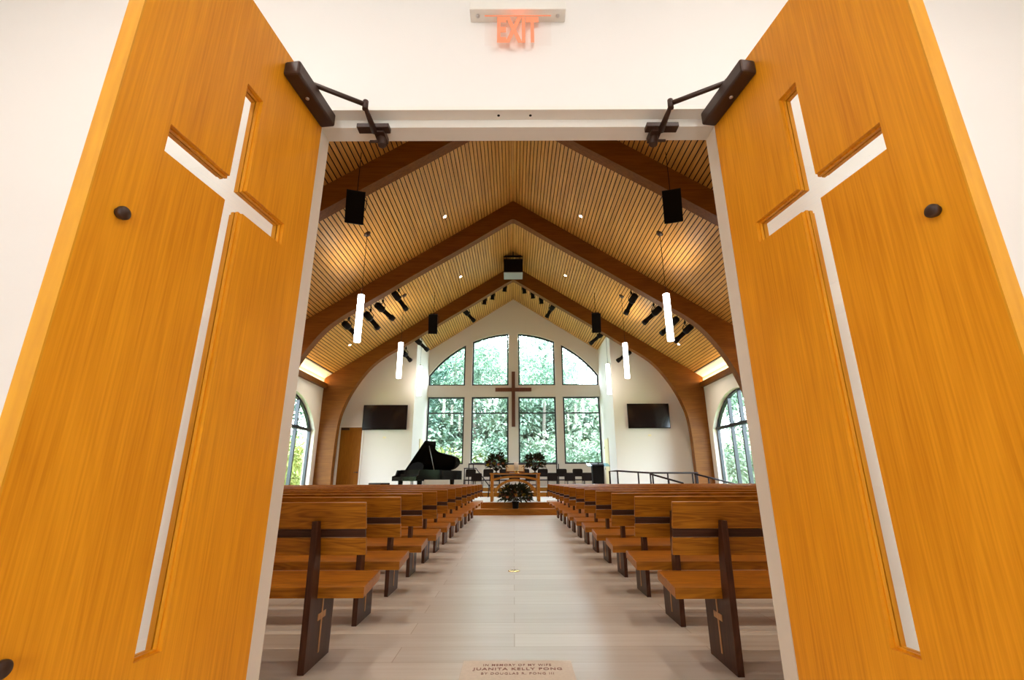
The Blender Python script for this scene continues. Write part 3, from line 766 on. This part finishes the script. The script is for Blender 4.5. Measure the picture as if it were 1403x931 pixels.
# ------------------------------------------------------------------ stage lights
def spotlight(A, B, lab, group):
    """ellipsoidal spotlight from its lamp end A to its lens end B, yoke up to the ceiling"""
    A, B = Vector(A), Vector(B)
    ax = (B-A); ln = ax.length; ax.normalize()
    t = thing('stage_spotlight', A+(B-A)*0.35, lab, 'spotlight', group)
    base = t.location
    q = ax.to_track_quat('Z', 'Y').to_matrix()
    def P(s): return A+ax*s-base
    MB().lathe([(0.0, 0), (0.075, 0.0), (0.105, 0.03), (0.11, ln*0.34), (0.085, ln*0.42), (0.0, ln*0.42)], P(0), 16, q).build('lamp_house', M['black'], t)
    MB().lathe([(0.0, ln*0.40), (0.072, ln*0.40), (0.068, ln*0.80), (0.085, ln*0.82), (0.092, ln), (0.07, ln), (0.06, ln*0.95), (0.0, ln*0.95)], P(0), 16, q).build('lens_barrel', M['black'], t)
    side = ax.cross(Vector((0, 0, 1))).normalized()
    c = P(ln*0.36); up = Vector((0, 0, 1))
    zt = zc(A.x)-base.z
    top = Vector((c.x, c.y, min(c.z+0.26, zt-0.02)))
    MB().tube([c-side*0.12, c-side*0.12+up*0.12, top, c+side*0.12+up*0.12, c+side*0.12], 0.012, 6).build('yoke', M['black'], t)
    zc2 = zc(base.x+top.x)-base.z
    MB().box(top+Vector((0, 0, 0.03)), (0.05, 0.07, 0.07)).tube([top, Vector((top.x, top.y, zc2+0.01))], 0.015, 6).build('clamp', M['black'], t)
    MB().tube([P(0.02), P(0.02)+Vector((0, -0.05, 0.06)), top+Vector((0, -0.06, -0.08)), top], 0.007, 6).build('power_cable', M['black'], t)
mids = [((-5.336, 13.9, 5.735), (-5.10, 14.45, 5.50), 'lowest left spotlight behind the middle arch'), ((-4.68, 13.9, 6.056), (-4.419, 14.5, 5.741), 'second lowest left spotlight behind the middle arch'),
        ((-4.37, 13.9, 6.353), (-3.94, 14.5, 6.055), 'second highest left spotlight behind the middle arch'), ((-3.842, 13.9, 6.761), (-3.529, 14.5, 6.385), 'highest left spotlight behind the middle arch'),
        ((3.905, 13.9, 6.656), (3.70, 14.5, 6.214), 'highest right spotlight behind the middle arch'), ((4.666, 13.9, 6.206), (4.267, 14.5, 5.885), 'second highest right spotlight behind the middle arch'),
        ((5.175, 13.9, 5.851), (4.805, 14.5, 5.513), 'second lowest right spotlight behind the middle arch'), ((5.593, 13.9, 5.60), (5.223, 14.5, 5.257), 'lowest right spotlight behind the middle arch')]
for A, B, lab in mids: spotlight(A, B, 'long black ' + lab, 'spotlights behind the middle arch')
fars = [((-4.03, 18.4, 6.55), (-3.60, 18.9, 6.20), 'black spotlight at the upper corner of the left recess wall'), ((-4.52, 18.4, 6.0), (-4.28, 18.85, 5.745), 'black spotlight behind the left middle pendant'),
        ((-2.094, 18.5, 7.861), (-1.684, 19.0, 7.524), 'black spotlight high left of the gable peak'), ((1.727, 18.5, 8.083), (1.434, 19.0, 7.702), 'black spotlight high right of the gable peak'),
        ((3.731, 18.4, 6.824), (3.237, 18.9, 6.465), 'black spotlight at the upper corner of the right recess wall'), ((4.772, 18.4, 5.995), (4.313, 18.85, 5.698), 'black spotlight behind the right middle pendant')]
for A, B, lab in fars: spotlight(A, B, lab, 'spotlights behind the far arch')
pars = [(-1.223, 8.292, 'outermost on the left of the ridge'), (-0.883, 8.515, 'middle of the three left of the ridge'), (-0.366, 8.883, 'nearest the ridge on its left'),
        (0.468, 8.789, 'nearest the ridge on its right'), (0.825, 8.559, 'middle of the three right of the ridge'), (1.188, 8.316, 'outermost on the right of the ridge')]
for x, z, lab in pars:
    t = thing('can_light', (x, 18.6, z), 'small black can light, ' + lab, 'can light', 'can lights behind the far arch')
    ax = Vector((0.1 if x > 0 else -0.1, 0.25, -1)).normalized(); q = ax.to_track_quat('Z', 'Y').to_matrix()
    MB().lathe([(0.0, -0.15), (0.05, -0.15), (0.085, -0.10), (0.085, 0.11), (0.10, 0.13), (0.10, 0.15), (0.075, 0.15), (0.07, 0.12), (0, 0.12)], (0, 0, 0), 16, q).build('can_body', M['black'], t)
    MB().lathe([(0.0, 0.121), (0.068, 0.121), (0.06, 0.128), (0, 0.131)], (0, 0, 0), 16, q).build('lens', M['steel'], t)
    zt = zc(x)-z
    MB().tube([(-0.095, 0, 0), (-0.095, 0, 0.16), (0, 0, 0.20), (0.095, 0, 0.16), (0.095, 0, 0)], 0.010, 6).tube([(0, 0, 0.19), (0, 0, zt+0.01)], 0.016, 6).build('yoke', M['black'], t)

# ------------------------------------------------------------------ grand piano
def piano():
    ang = math.radians(45)
    # local: x along the length (keyboard 0 -> tail), y from treble (0) to bass (1.5)
    t = thing('grand_piano', (-3.25, 16.20, 0.34), 'black grand piano with raised lid left of the choir chairs', 'piano', rz=ang)
    W = 1.50; Ln = 2.80
    # plan of the case: straight bass side, curved treble side
    tre = [(0.30, 0.0), (0.92, 0.0), (1.02, 0.05), (1.10, 0.22), (1.20, 0.38), (1.45, 0.52), (1.80, 0.60), (2.20, 0.68), (2.52, 0.80), (2.74, 1.00), (2.80, 1.20), (2.74, 1.38), (2.58, 1.48), (2.40, 1.50)]
    plan = tre + [(0.30, W)]
    pl = smooth_path(tre, 4)
    plan = pl + [(0.30, W)]
    mm = MB().ring(plan, inset(plan, 0.045), 0.66, 0.99, 'XY'); mm.build('rim', M['piano_black'], t)
    MB().prism(inset(plan, 0.03), 0.70, 0.73, 'XY').build('soundboard', M['table_oak'], t)
    MB().prism(inset(plan, 0.09), 0.86, 0.88, 'XY').build('gold_plate', M['piano_gold'], t)
    # key bed, cheeks, fall board, keys
    MB().b2((-0.02, 0, 0.62), (0.32, W, 0.70)).b2((-0.02, 0.0, 0.70), (0.0, W, 0.765)).build('key_bed', M['piano_black'], t)
    for y0, y1 in ((0, 0.10), (W-0.10, W)):
        MB().prism([(-0.02, 0.70), (0.34, 0.70), (0.34, 0.99), (0.16, 0.99), (0.10, 0.82), (-0.02, 0.78)], y0, y1, 'XZ').build('cheek', M['piano_black'], t, bevel=0.01)
    MB().b2((0.0, 0.11, 0.70), (0.16, W-0.11, 0.735)).build('white_keys', M['ivory'], t)
    mk = MB(); y = 0.125; k = 0
    pat = [1, 1, 0, 1, 1, 1, 0]
    while y < W-0.14:
        if pat[k % 7]: mk.b2((0.06, y, 0.735), (0.16, y+0.012, 0.748))
        y += 0.0243; k += 1
    tag(mk.build('black_keys', M['black'], t), kind='stuff')
    MB().prism([(0.16, 0.70), (0.22, 0.70), (0.24, 0.86), (0.20, 0.86)], 0.10, W-0.10, 'XZ').build('fall_board', M['piano_black'], t)
    # music desk
    md = []
    for yy, zz in ((0.28, 0.99), (0.30, 1.12), (0.45, 1.22), (0.75, 1.27), (1.05, 1.22), (1.20, 1.12), (1.22, 0.99)): md.append((yy, zz))
    mm = MB().prism(md, 0.42, 0.445, 'YZ')
    for v in mm.bm.verts: v.co.x += (v.co.z-0.99)*0.35
    mm.build('music_desk', M['ebony_satin'], t)
    MB().b2((0.28, 0.05, 0.985), (0.50, W-0.05, 1.0)).build('front_lid_flap', M['piano_black'], t)
    # lid hinged on the bass side, raised about 38 degrees
    lidp = [(0.52, 0.0)] + [p for p in pl if p[0] > 0.55] + [(2.40, W), (0.52, W)]
    mm = MB().prism(lidp, 0, 0.022, 'XY')
    R = Matrix.Rotation(math.radians(-40), 3, 'X')
    for v in mm.bm.verts:
        p = v.co-Vector((0, W, 0)); v.co = R @ p + Vector((0, W, 1.0))
    mm.build('lid', M['piano_black'], t)
    a = R @ Vector((0, -1.30, 0)) + Vector((0, W, 1.0))
    MB().tube([(0.78, 0.10, 0.98), (0.82, a.y+0.02, a.z)], 0.011, 8).build('lid_prop', M['grey_and_lit_metal'], t)
    for lx, ly in ((0.24, 0.16), (0.24, W-0.16), (2.38, 1.14)):
        MB().lathe([(0.0, 0), (0.035, 0.0), (0.04, 0.05), (0.03, 0.07), (0.05, 0.10), (0.05, 0.30), (0.085, 0.55), (0.085, 0.67), (0.0, 0.67)], (lx, ly, 0), 14).build('leg', M['piano_black'], t)
    MB().b2((0.30, 0.68, 0.08), (0.36, 0.82, 0.14)).b2((0.32, 0.69, 0.14), (0.345, 0.71, 0.66)).b2((0.32, 0.79, 0.14), (0.345, 0.81, 0.66)).build('pedal_lyre', M['piano_black'], t)
    for dy in (0.70, 0.75, 0.80): MB().b2((0.20, dy-0.012, 0.085), (0.31, dy+0.012, 0.10)).build('pedal', M['brass'], t)
piano()
t = thing('piano_bench', (-4.50, 16.30, 0.34), 'low black piano bench left of the grand piano', 'bench', rz=math.radians(45))
MB().box((0, 0, 0.535), (0.34, 0.80, 0.06)).build('bench_seat', M['black_fabric'], t, bevel=0.012)
MB().box((0, 0, 0.48), (0.30, 0.74, 0.05)).build('bench_apron', M['piano_black'], t)
for sx in (-1, 1):
    for sy in (-1, 1): MB().box((sx*0.13, sy*0.34, 0.23), (0.04, 0.04, 0.46)).build('leg', M['piano_black'], t)

# ------------------------------------------------------------------ lectern and microphone
t = thing('lectern', (3.02, 17.5, 0.34), 'tapered black lectern with clear acrylic top right of the chairs', 'lectern')
MB().b2((-0.26, -0.20, 0), (0.26, 0.24, 0.03)).build('base_plate', M['black'], t, bevel=0.006)
mm = MB().prism([(-0.185, 0.03), (0.185, 0.03), (0.215, 1.17), (-0.215, 1.17)], -0.14, 0.14); mm.build('column', M['black'], t, bevel=0.01)
mm = MB().box((0.02, 0, 0), (0.80, 0.46, 0.012), Matrix.Rotation(math.radians(14), 3, 'X'))
for v in mm.bm.verts: v.co.z += 1.16
mm.build('acrylic_top', M['acrylic'], t)
mm = MB().box((0.0, 0, 0.008), (0.44, 0.40, 0.014), Matrix.Rotation(math.radians(14), 3, 'X'))
for v in mm.bm.verts: v.co.z += 1.163
mm.build('reading_desk', M['black'], t)
t = thing('gooseneck_microphone', (3.07, 17.55, 1.53), 'thin black gooseneck microphone standing on the lectern', 'microphone')
MB().lathe([(0.0, -0.02), (0.03, -0.02), (0.03, 0.02), (0, 0.025)], (0, 0, 0), 12).build('mount', M['black'], t)
MB().tube([(0, 0, 0), (0.005, 0, 0.14), (-0.005, -0.01, 0.25), (-0.03, -0.05, 0.33)], 0.009, 8).build('gooseneck', M['black'], t)
MB().lathe([(0.0, 0), (0.02, 0.01), (0.022, 0.05), (0.012, 0.07), (0, 0.072)], (-0.03, -0.05, 0.32), 10, Matrix.Rotation(math.radians(40), 3, 'X')).build('capsule', M['black'], t)

# ------------------------------------------------------------------ communion table
t = thing('communion_table', (0.04, 15.30, 0.34), 'light oak communion table with arched braces at the platform edge', 'table')
for sx in (-1, 1):
    for y in (0.0, 0.60):
        MB().box((sx*0.735, y, 0.42), (0.078, 0.078, 0.84)).build('leg', M['table_oak'], t, bevel=0.004)
MB().b2((-0.80, -0.06, 0.815), (0.80, 0.66, 0.852)).build('tabletop', M['table_oak'], t, bevel=0.004)
for y in (0.0, 0.60):
    n = 20
    up = []; lo = []
    for i in range(n+1):
        u = -0.70+1.40*i/n
        up.append((u, 0.775-0.09*(u/0.7)**2)); lo.append((u, 0.715-0.09*(u/0.7)**2))
    MB().band(lo, up, y-0.03, y+0.03).build('bowed_rail', M['table_oak'], t)
    up = []; lo = []
    for i in range(n+1):
        a = PI*(0.06+0.88*i/n)
        up.append((-0.68*math.cos(a), 0.18+0.50*math.sin(a))); lo.append((-0.605*math.cos(a), 0.165+0.44*math.sin(a)))
    MB().band(lo, up, y-0.03, y+0.03).build('arched_brace', M['table_oak'], t)
MB().b2((-0.76, 0.0, 0.70), (-0.71, 0.60, 0.80)).b2((0.71, 0.0, 0.70), (0.76, 0.60, 0.80)).build('end_rail', M['table_oak'], t)
ZT = 0.34+0.852
# open book on a stand
t = thing('open_bible', (0.04, 15.72, ZT), 'open book on a slanted wooden stand in the middle of the table', 'book')
mm = MB()
for s in (-1, 1):
    n = 6
    lo = [(s*(0.01+0.26*i/n), 0.0) for i in range(n+1)]; hi = [(s*(0.01+0.26*i/n), 0.02+0.018*math.sin(PI*(0.25+0.6*i/n))) for i in range(n+1)]
    mm.band(lo, hi, 0, 0.22, 'XZ')
R = Matrix.Rotation(math.radians(62), 3, 'X')
for v in mm.bm.verts: v.co = R @ v.co + Vector((0, -0.08, 0.05))
mm.build('pages', M['paper'], t)
mm = MB().b2((-0.30, -0.005, -0.02), (0.30, 0.24, 0.0)).b2((-0.30, -0.012, -0.02), (0.30, 0.0, 0.035))
for v in mm.bm.verts: v.co = R @ v.co + Vector((0, -0.08, 0.05))
mm.build('stand_board', M['step_oak'], t)
MB().b2((-0.2, -0.10, 0), (0.2, 0.14, 0.02)).b2((-0.02, 0.06, 0.02), (0.02, 0.10, 0.16)).build('stand_foot', M['step_oak'], t)
t = thing('altar_candle', (0.075, 15.325, ZT), 'white pillar candle on a brass holder before the open book', 'candle')
MB().lathe([(0.0, 0), (0.08, 0), (0.08, 0.015), (0.05, 0.025), (0.05, 0.045), (0.082, 0.055), (0.082, 0.07), (0.0, 0.07)], (0, 0, 0), 20).build('candle_holder', M['brass'], t)
MB().lathe([(0.0, 0.07), (0.072, 0.07), (0.072, 0.335), (0.06, 0.34), (0.0, 0.335)], (0, 0, 0), 18).build('wax_pillar', M['candle'], t)
MB().tube([(0, 0, 0.335), (0.002, 0, 0.355)], 0.003, 6).build('wick', M['black'], t)

# ------------------------------------------------------------------ flower arrangements
def arrangement(loc, R, H, lab, vase, seed, n):
    rnd = random.Random(seed)
    t = thing('flower_arrangement', loc, lab, 'flowers', 'flower arrangements')
    vh = vase[-1][1]
    MB().lathe(vase, (0, 0, 0), 20).build('vase', M['black'], t)
    def rp():
        a = rnd.uniform(0, 2*PI); e = rnd.uniform(-0.25, 1.0); rr = rnd.uniform(0.45, 1.0)
        d = Vector((math.cos(a)*math.cos(e*1.2), math.sin(a)*math.cos(e*1.2)*0.8, math.sin(e*1.45)))
        return d, Vector((d.x*R*rr, d.y*R*rr, vh+H*0.28+d.z*H*0.62*rr))
    lf = MB()
    for i in range(n):
        d, p = rp(); lf.leaf(p, Vector((rnd.uniform(-1, 1), rnd.uniform(-1, 1), 1)), d+Vector((0, 0, rnd.uniform(-0.5, 0.3))), rnd.uniform(0.09, 0.17), rnd.uniform(0.03, 0.06))
    for i in range(26):
        d, p = rp(); lf.tube([(0, 0, vh*0.8), p*0.6+Vector((0, 0, vh*0.3)), p], 0.004, 5)
    lf.build('foliage', M['foliage_dark'], t, recalc=False)
    for mat, cnt, sz in ((M['petal_orange'], 3, 0.06), (M['petal_yellow'], 2, 0.075), (M['petal_white'], 4, 0.03), (M['petal_burgundy'], 9, 0.055)):
        for i in range(cnt):
            d, p = rp(); p = Vector((p.x*0.98, min(p.y, p.y*0.5-0.3*R), p.z))
            fb = MB()
            for k in range(14):
                a = k*2.4; tt = 0.3+0.9*(k/14)
                dd = Vector((math.cos(a)*tt, -0.7-0.3*math.cos(k), math.sin(a)*tt))
                fb.leaf(p, Vector((0, -1, 0)), dd, sz, sz*0.7)
            fb.build('blossom', mat, t, recalc=False)
    return t
bowl = [(0.0, 0), (0.09, 0), (0.09, 0.012), (0.02, 0.03), (0.02, 0.06), (0.10, 0.12), (0.12, 0.15), (0.0, 0.15)]
arrangement((-0.56, 15.45, ZT), 0.30, 0.46, 'flower arrangement in a footed bowl on the left end of the table', bowl, 3, 420)
arrangement((0.67, 15.45, ZT), 0.30, 0.46, 'flower arrangement in a footed bowl on the right end of the table', bowl, 4, 420)
pot = [(0.0, 0), (0.08, 0), (0.09, 0.02), (0.10, 0.17), (0.12, 0.20), (0.0, 0.20)]
arrangement((0.045, 14.71, 0.172), 0.46, 0.50, 'largest flower arrangement, on the step before the table', pot, 5, 900)

# ------------------------------------------------------------------ railings
t = thing('choir_railing', (0, 21.3, 0.69), 'dark metal guard rail behind the choir chairs below the windows', 'railing')
MB().tube([(-2.0, 0, 0.97), (1.9, 0, 0.97)], 0.03, 8).build('top_rail', M['rail_metal'], t)
MB().tube([(-2.2, 0.02, 0.30), (3.1, 0.02, 0.30)], 0.014, 8).build('lower_rail', M['black_metal'], t)
for x in (-1.98, -1.78, 1.88, 1.96, 3.08, -2.18): MB().tube([(x, 0, 0), (x, 0, 0.97 if -2.1 < x < 2 else 0.31)], 0.025, 8).build('post', M['rail_metal'], t)
t = thing('stair_handrail', (-1.7, 20.3, 0.34), 'sloping dark handrail beside the choir steps behind the chairs', 'handrail')
MB().tube([(-0.42, 0.3, 1.12), (0.10, 0.1, 1.12), (0.74, -0.45, 0.36), (0.76, -0.45, 0.1), (0.76, -0.45, 0.0)], 0.022, 8).build('rail', M['rail_metal'], t)
MB().tube([(-0.40, 0.3, 0.175), (-0.40, 0.3, 1.12)], 0.022, 8).build('post', M['rail_metal'], t)
t = thing('ramp_railing', (0, 16.5, 0.34), 'dark metal ramp railing in front of the right wall', 'railing')
MB().tube([(3.25, 0, 0.0), (3.25, 0, 0.915), (3.52, 0, 0.93), (3.94, 0, 0.90), (4.63, 0, 0.86), (6.25, 0, 0.855)], 0.029, 8).build('top_rail', M['rail_metal'], t)
MB().tube([(3.25, 0, 0.10), (6.25, 0, 0.10)], 0.016, 8).build('bottom_rail', M['rail_metal'], t)
for x in (3.52, 4.22, 4.63, 5.22, 6.06, 6.22): MB().tube([(x, 0, 0), (x, 0, 0.87 if x > 4.3 else 0.91)], 0.027, 8).build('post', M['rail_metal'], t)
t = thing('ramp_railing', (0, 15.6, 0.0), 'dark metal ramp railing sloping down before the right side window', 'railing')
MB().tube([(4.36, 0, 1.16), (5.40, 0, 0.87), (5.45, 0, 0.75)], 0.029, 8).tube([(5.90, 0.3, 1.16), (7.25, 0.3, 0.82)], 0.029, 8).build('top_rail', M['rail_metal'], t)
for x, y, z in ((4.45, 0, 1.13), (4.95, 0, 0.99), (5.40, 0, 0.87), (5.95, 0.3, 1.15), (6.35, 0.3, 1.04), (7.20, 0.3, 0.83)): MB().tube([(x, y, 0), (x, y, z)], 0.027, 8).build('post', M['rail_metal'], t)

# ------------------------------------------------------------------ outdoors
o = MB().prism([(22.3, -0.4), (26, 0.0), (34, 2.2), (60, 6.5), (60, -1.5), (22.3, -1.5)], -60, 60, 'YZ').build('hillside', M['lawn'])
struct(o, 'planted hillside rising beyond the sanctuary windows', 'ground')
for s in (-1, 1):
    o = MB().prism([(s*7.75, -0.4), (s*14, 0.2), (s*40, 5.0), (s*40, -1.5), (s*7.75, -1.5)], -6, 22.3, 'XZ').build('hillside', M['lawn'])
    struct(o, 'green bank outside the %s side window' % ('left' if s < 0 else 'right'), 'ground')
def tree_proto(kind, seed):
    rnd = random.Random(seed)
    t = thing('tree', (0, 0, 0), 'x', 'tree')
    lf = MB()
    if kind == 'conifer':
        H = 11.0
        for i in range(5200):
            z = H*(0.10+0.9*rnd.random()**1.3); r = 2.3*(1-z/H)**0.8+0.1
            a = rnd.uniform(0, 2*PI); rr = r*math.sqrt(rnd.uniform(0.25, 1))
            lay = math.sin(z*5.0+a*2)*0.15
            p = Vector((rr*math.cos(a), rr*math.sin(a), z+lay-rr*0.25))
            lf.leaf(p, Vector((rnd.uniform(-0.4, 0.4), rnd.uniform(-0.4, 0.4), 1)), Vector((math.cos(a), math.sin(a), -0.45)), rnd.uniform(0.25, 0.5), rnd.uniform(0.06, 0.13))
        mat = M['leaf_dark']; tr = [(0, 0, -0.5), (0, 0, 10.0)]; rad = [0.22, 0.03]
    else:
        H = {'broad': 8.5, 'shrub': 2.6}[kind]; RR = {'broad': 2.9, 'shrub': 1.7}[kind]; nb = {'broad': 26, 'shrub': 14}[kind]; nl = {'broad': 210, 'shrub': 190}[kind]
        for b in range(nb):
            a = rnd.uniform(0, 2*PI); rr = RR*math.sqrt(rnd.random()); zz = H*(0.25+0.65*rnd.random())
            c = Vector((rr*math.cos(a), rr*math.sin(a), zz)); br = RR*rnd.uniform(0.22, 0.42)
            for i in range(nl):
                d = Vector((rnd.gauss(0, 1), rnd.gauss(0, 1), rnd.gauss(0, 0.8))).normalized()
                p = c+d*br*rnd.uniform(0.55, 1.05)
                lf.leaf(p, Vector((rnd.uniform(-.6, .6), rnd.uniform(-.6, .6), 1)), d+Vector((rnd.uniform(-.6, .6), rnd.uniform(-.6, .6), -0.3)), rnd.uniform(0.14, 0.30), rnd.uniform(0.08, 0.16))
        mat = M['leaf_mid']; tr = [(0, 0, -0.5), (0.1, 0, H*0.4), (0.2, 0.1, H*0.75)]; rad = [0.16, 0.12, 0.04] if kind == 'broad' else [0.06, 0.05, 0.02]
    lf.build('crown', mat, t, recalc=False)
    MB().tube(tr, rad, 8).build('trunk', M['trunk'], t)
    return t
protos = {'conifer': tree_proto('conifer', 11), 'broad': tree_proto('broad', 12), 'shrub': tree_proto('shrub', 13)}
used = {}
def place_tree(kind, x, y, z, sc_, rz, leaf, lab):
    t = protos[kind] if kind not in used else copy_tree(protos[kind]); used[kind] = 1
    t.location = (x, y, z); t.scale = (sc_, sc_, sc_); t.rotation_euler.z = rz
    for ch in t.children:
        if ch.data.name.startswith('crown'):
            if leaf != ch.data.materials[0].name:
                ch.material_slots[0].link = 'OBJECT'; ch.material_slots[0].material = leaf
    tag(t, lab, 'shrub' if kind == 'shrub' else 'tree', 'trees and shrubs outside')
    if kind == 'shrub': t.name = 'shrub'
def hz(y): return 0.0+(y-26)*0.275 if y < 34 else 2.2+(y-34)*0.165
TR = [('conifer', -6.3, 29.5, 1.0, 'leaf_dark', 'dark conifer seen through the outer left upper window'),
      ('conifer', -4.2, 33.0, 1.15, 'leaf_dark', 'dark conifer behind the two left upper windows'),
      ('broad', -2.4, 30.0, 1.05, 'leaf_mid', 'broad tree seen through the inner left upper window'),
      ('broad', -0.6, 36.0, 1.15, 'leaf_light', 'pale tree farther back beside the wall cross'),
      ('broad', 1.9, 30.5, 1.0, 'leaf_mid', 'broad tree seen through the inner right windows'),
      ('broad', 5.0, 31.5, 0.72, 'leaf_light', 'low pale tree seen through the outer right windows'),
      ('conifer', 2.6, 42.0, 0.9, 'leaf_dark', 'distant conifer behind the inner right upper window'),
      ('broad', -8.5, 38.0, 1.2, 'leaf_mid', 'tree at the left edge of the outer left windows'),
      ('broad', 8.5, 37.0, 0.85, 'leaf_mid', 'tree at the right edge of the outer right windows')]
TR += [('broad', -10.5, 45.0, 1.45, 'leaf_mid', 'tall tree high on the hill at the far left of the upper windows'), ('broad', -6.2, 46.5, 1.45, 'leaf_light', 'tall pale tree high on the hill behind the outer left upper window'),
       ('broad', -2.6, 45.5, 1.40, 'leaf_light', 'tall pale tree high on the hill behind the inner left upper window'), ('broad', 1.6, 47.0, 1.45, 'leaf_mid', 'tall tree high on the hill behind the inner right upper window'),
       ('broad', 4.6, 44.5, 1.05, 'leaf_light', 'lower pale tree on the hill between the right upper windows')]
for i, (k, x, y, s_, lf, lab) in enumerate(TR): place_tree(k, x, y, hz(y)-0.3, s_, i*1.3, M[lf], lab)
SH = [(-4.6, 26.2, 1.0, 'leaf_yellow', 'yellow green shrub behind the piano in the outer left window'), (-3.2, 27.6, 1.1, 'leaf_light', 'pale shrub between the two left windows'),
      (-1.6, 26.4, 0.9, 'leaf_yellow', 'yellow green shrub in the inner left window'), (-0.5, 28.6, 1.15, 'leaf_mid', 'green shrub behind the pier under the cross'),
      (1.1, 26.6, 1.0, 'leaf_mid', 'green shrub in the inner right window'), (2.6, 28.2, 1.15, 'leaf_light', 'pale shrub between the two right windows'),
      (4.1, 26.4, 1.0, 'leaf_mid', 'green shrub behind the lectern in the outer right window'), (5.6, 28.8, 1.2, 'leaf_light', 'pale shrub at the right edge of the windows'),
      (-6.2, 28.2, 1.2, 'leaf_light', 'pale shrub at the left edge of the windows')]
for i, (x, y, s_, lf, lab) in enumerate(SH): place_tree('shrub', x, y, hz(y)-0.3, s_, i*0.9, M[lf], lab)
for i, (x, y, s_, lf, lab) in enumerate([(-7.0, 32.5, 2.0, 'leaf_light', 'big pale bush up the slope at the far left'), (-4.9, 31.0, 1.7, 'leaf_mid', 'big green bush up the slope behind the outer left window'), (-3.0, 32.8, 1.9, 'leaf_light', 'big pale bush up the slope between the left windows'),
      (-1.2, 31.6, 1.6, 'leaf_light', 'big pale bush up the slope in the inner left window'), (0.6, 33.2, 1.9, 'leaf_mid', 'big green bush up the slope behind the cross'), (2.6, 32.0, 1.8, 'leaf_light', 'big pale bush up the slope in the inner right window'),
      (4.6, 33.5, 1.9, 'leaf_mid', 'big green bush up the slope in the outer right window'), (6.8, 32.0, 1.8, 'leaf_light', 'big pale bush up the slope at the far right')]):
    place_tree('shrub', x, y, hz(y)-0.4, s_, 2+i*1.1, M[lf], lab)
SD = [(-12.5, 18.5, 0.2, 1.0, 'leaf_mid', 'tree outside the left side window, right half'), (-13.5, 24.5, 0.4, 1.0, 'leaf_mid', 'tree farther along outside the left side window'),
      (12.5, 18.5, 0.2, 1.0, 'leaf_mid', 'tree outside the right side window, left half'), (13.0, 24.0, 0.4, 1.0, 'leaf_mid', 'tree farther along outside the right side window')]
SD += [(-15.5, 21.0, 0.6, 1.25, 'leaf_light', 'tall pale tree behind the others outside the left side window'), (15.5, 21.0, 0.6, 1.25, 'leaf_mid', 'tall tree behind the others outside the right side window'),
      (-12.0, 21.5, 0.2, 0.9, 'leaf_dark', 'dark tree outside the left side window'), (11.8, 21.3, 0.2, 0.9, 'leaf_mid', 'green tree in the middle of the right side window')]
for i, (x, y, z, s_, lf, lab) in enumerate(SD): place_tree('broad', x, y, z-0.3, s_, i*1.7, M[lf], lab)
for i, (x, y, lf, lab) in enumerate([(-9.8, 19.5, 'leaf_yellow', 'yellow green shrub outside the left side window'), (9.9, 19.8, 'leaf_light', 'pale shrub outside the right side window'), (-10.2, 22.8, 'leaf_mid', 'green shrub farther along outside the left side window'), (10.4, 23.2, 'leaf_mid', 'green shrub farther along outside the right side window'), (10.8, 17.4, 'leaf_mid', 'green shrub at the near end of the right side window')]):
    place_tree('shrub', x, y, -0.2, 1.0, i, M[lf], lab)

# ------------------------------------------------------------------ light
world = bpy.data.worlds.new('sky'); sc.world = world; world.use_nodes = True
bg = world.node_tree.nodes['Background']
bg.inputs['Color'].default_value = (0.87, 0.94, 1.0, 1); bg.inputs['Strength'].default_value = 21.5
def light(name, kind, loc, energy, col, **kw):
    l = bpy.data.lights.new(name, kind); l.energy = energy; l.color = col
    o = bpy.data.objects.new(name, l); COL.objects.link(o); o.location = loc
    rot = kw.pop('rot', None)
    if rot: o.rotation_euler = rot
    for k, v in kw.items(): setattr(l, k, v)
    return o
WARM = (1.0, 0.84, 0.66)
# nave downlights (the lit lenses above)
for x, y, lab in DL:
    light('downlight_and_fill', 'SPOT', (x, y, zc(x)-0.06), 330, WARM, spot_size=math.radians(110), spot_blend=0.9, shadow_soft_size=0.05)
for x, y in ((-1.98, 7.4), (1.98, 7.4), (-1.98, 3.4), (1.98, 3.4), (-5.99, 7.4), (5.99, 7.4), (-5.99, 3.4), (5.99, 3.4), (-5.99, 12.0), (5.99, 12.0)):  # extra fill spots without fixtures, added to brighten the nave
    light('downlight_and_fill', 'SPOT', (x, y, zc(x)-0.06), 330, WARM, spot_size=math.radians(110), spot_blend=0.9, shadow_soft_size=0.05)
for x, y in ((-3.81, 10.9), (3.83, 10.9), (-3.80, 15.15), (3.80, 15.30)):
    light('pendant_uplight', 'SPOT', (x+math.copysign(0.22, x), y+0.45, 5.62), 115, WARM, spot_size=math.radians(120), spot_blend=1.0, shadow_soft_size=0.06, rot=(PI, 0, 0))
light('sign_glow', 'POINT', (0.025, 1.60, 3.0), 0.05, (1.0, 0.15, 0.06), shadow_soft_size=0.02)
# lobby fill lamps: unseen discs and area lights added to brighten the lobby
for i, (x, y) in enumerate(((-1.5, 0.2), (1.5, 0.2), (-1.5, -1.8), (1.5, -1.8))):
    t = thing('lobby_fill_disc', (x, y, 3.62), 'unseen round fill lamp added in the lobby, %s' % ['left front', 'right front', 'left rear', 'right rear'][i], 'fill lamp', 'lobby fill lamps')
    MB().lathe([(0.0, -0.004), (0.15, -0.004), (0.165, -0.012), (0.175, -0.004), (0.175, 0.0), (0, 0.0)], (0, 0, 0), 28).build('trim_ring', M['white_metal'], t)
    MB().lathe([(0.0, -0.008), (0.148, -0.008), (0.148, -0.005), (0.0, -0.005)], (0, 0, 0), 28).build('diffuser', M['lobby_fill'], t)
    light('lobby_fill_light', 'AREA', (x, y, 3.605), 23.5, (1.0, 0.92, 0.87), shape='DISK', size=0.3)
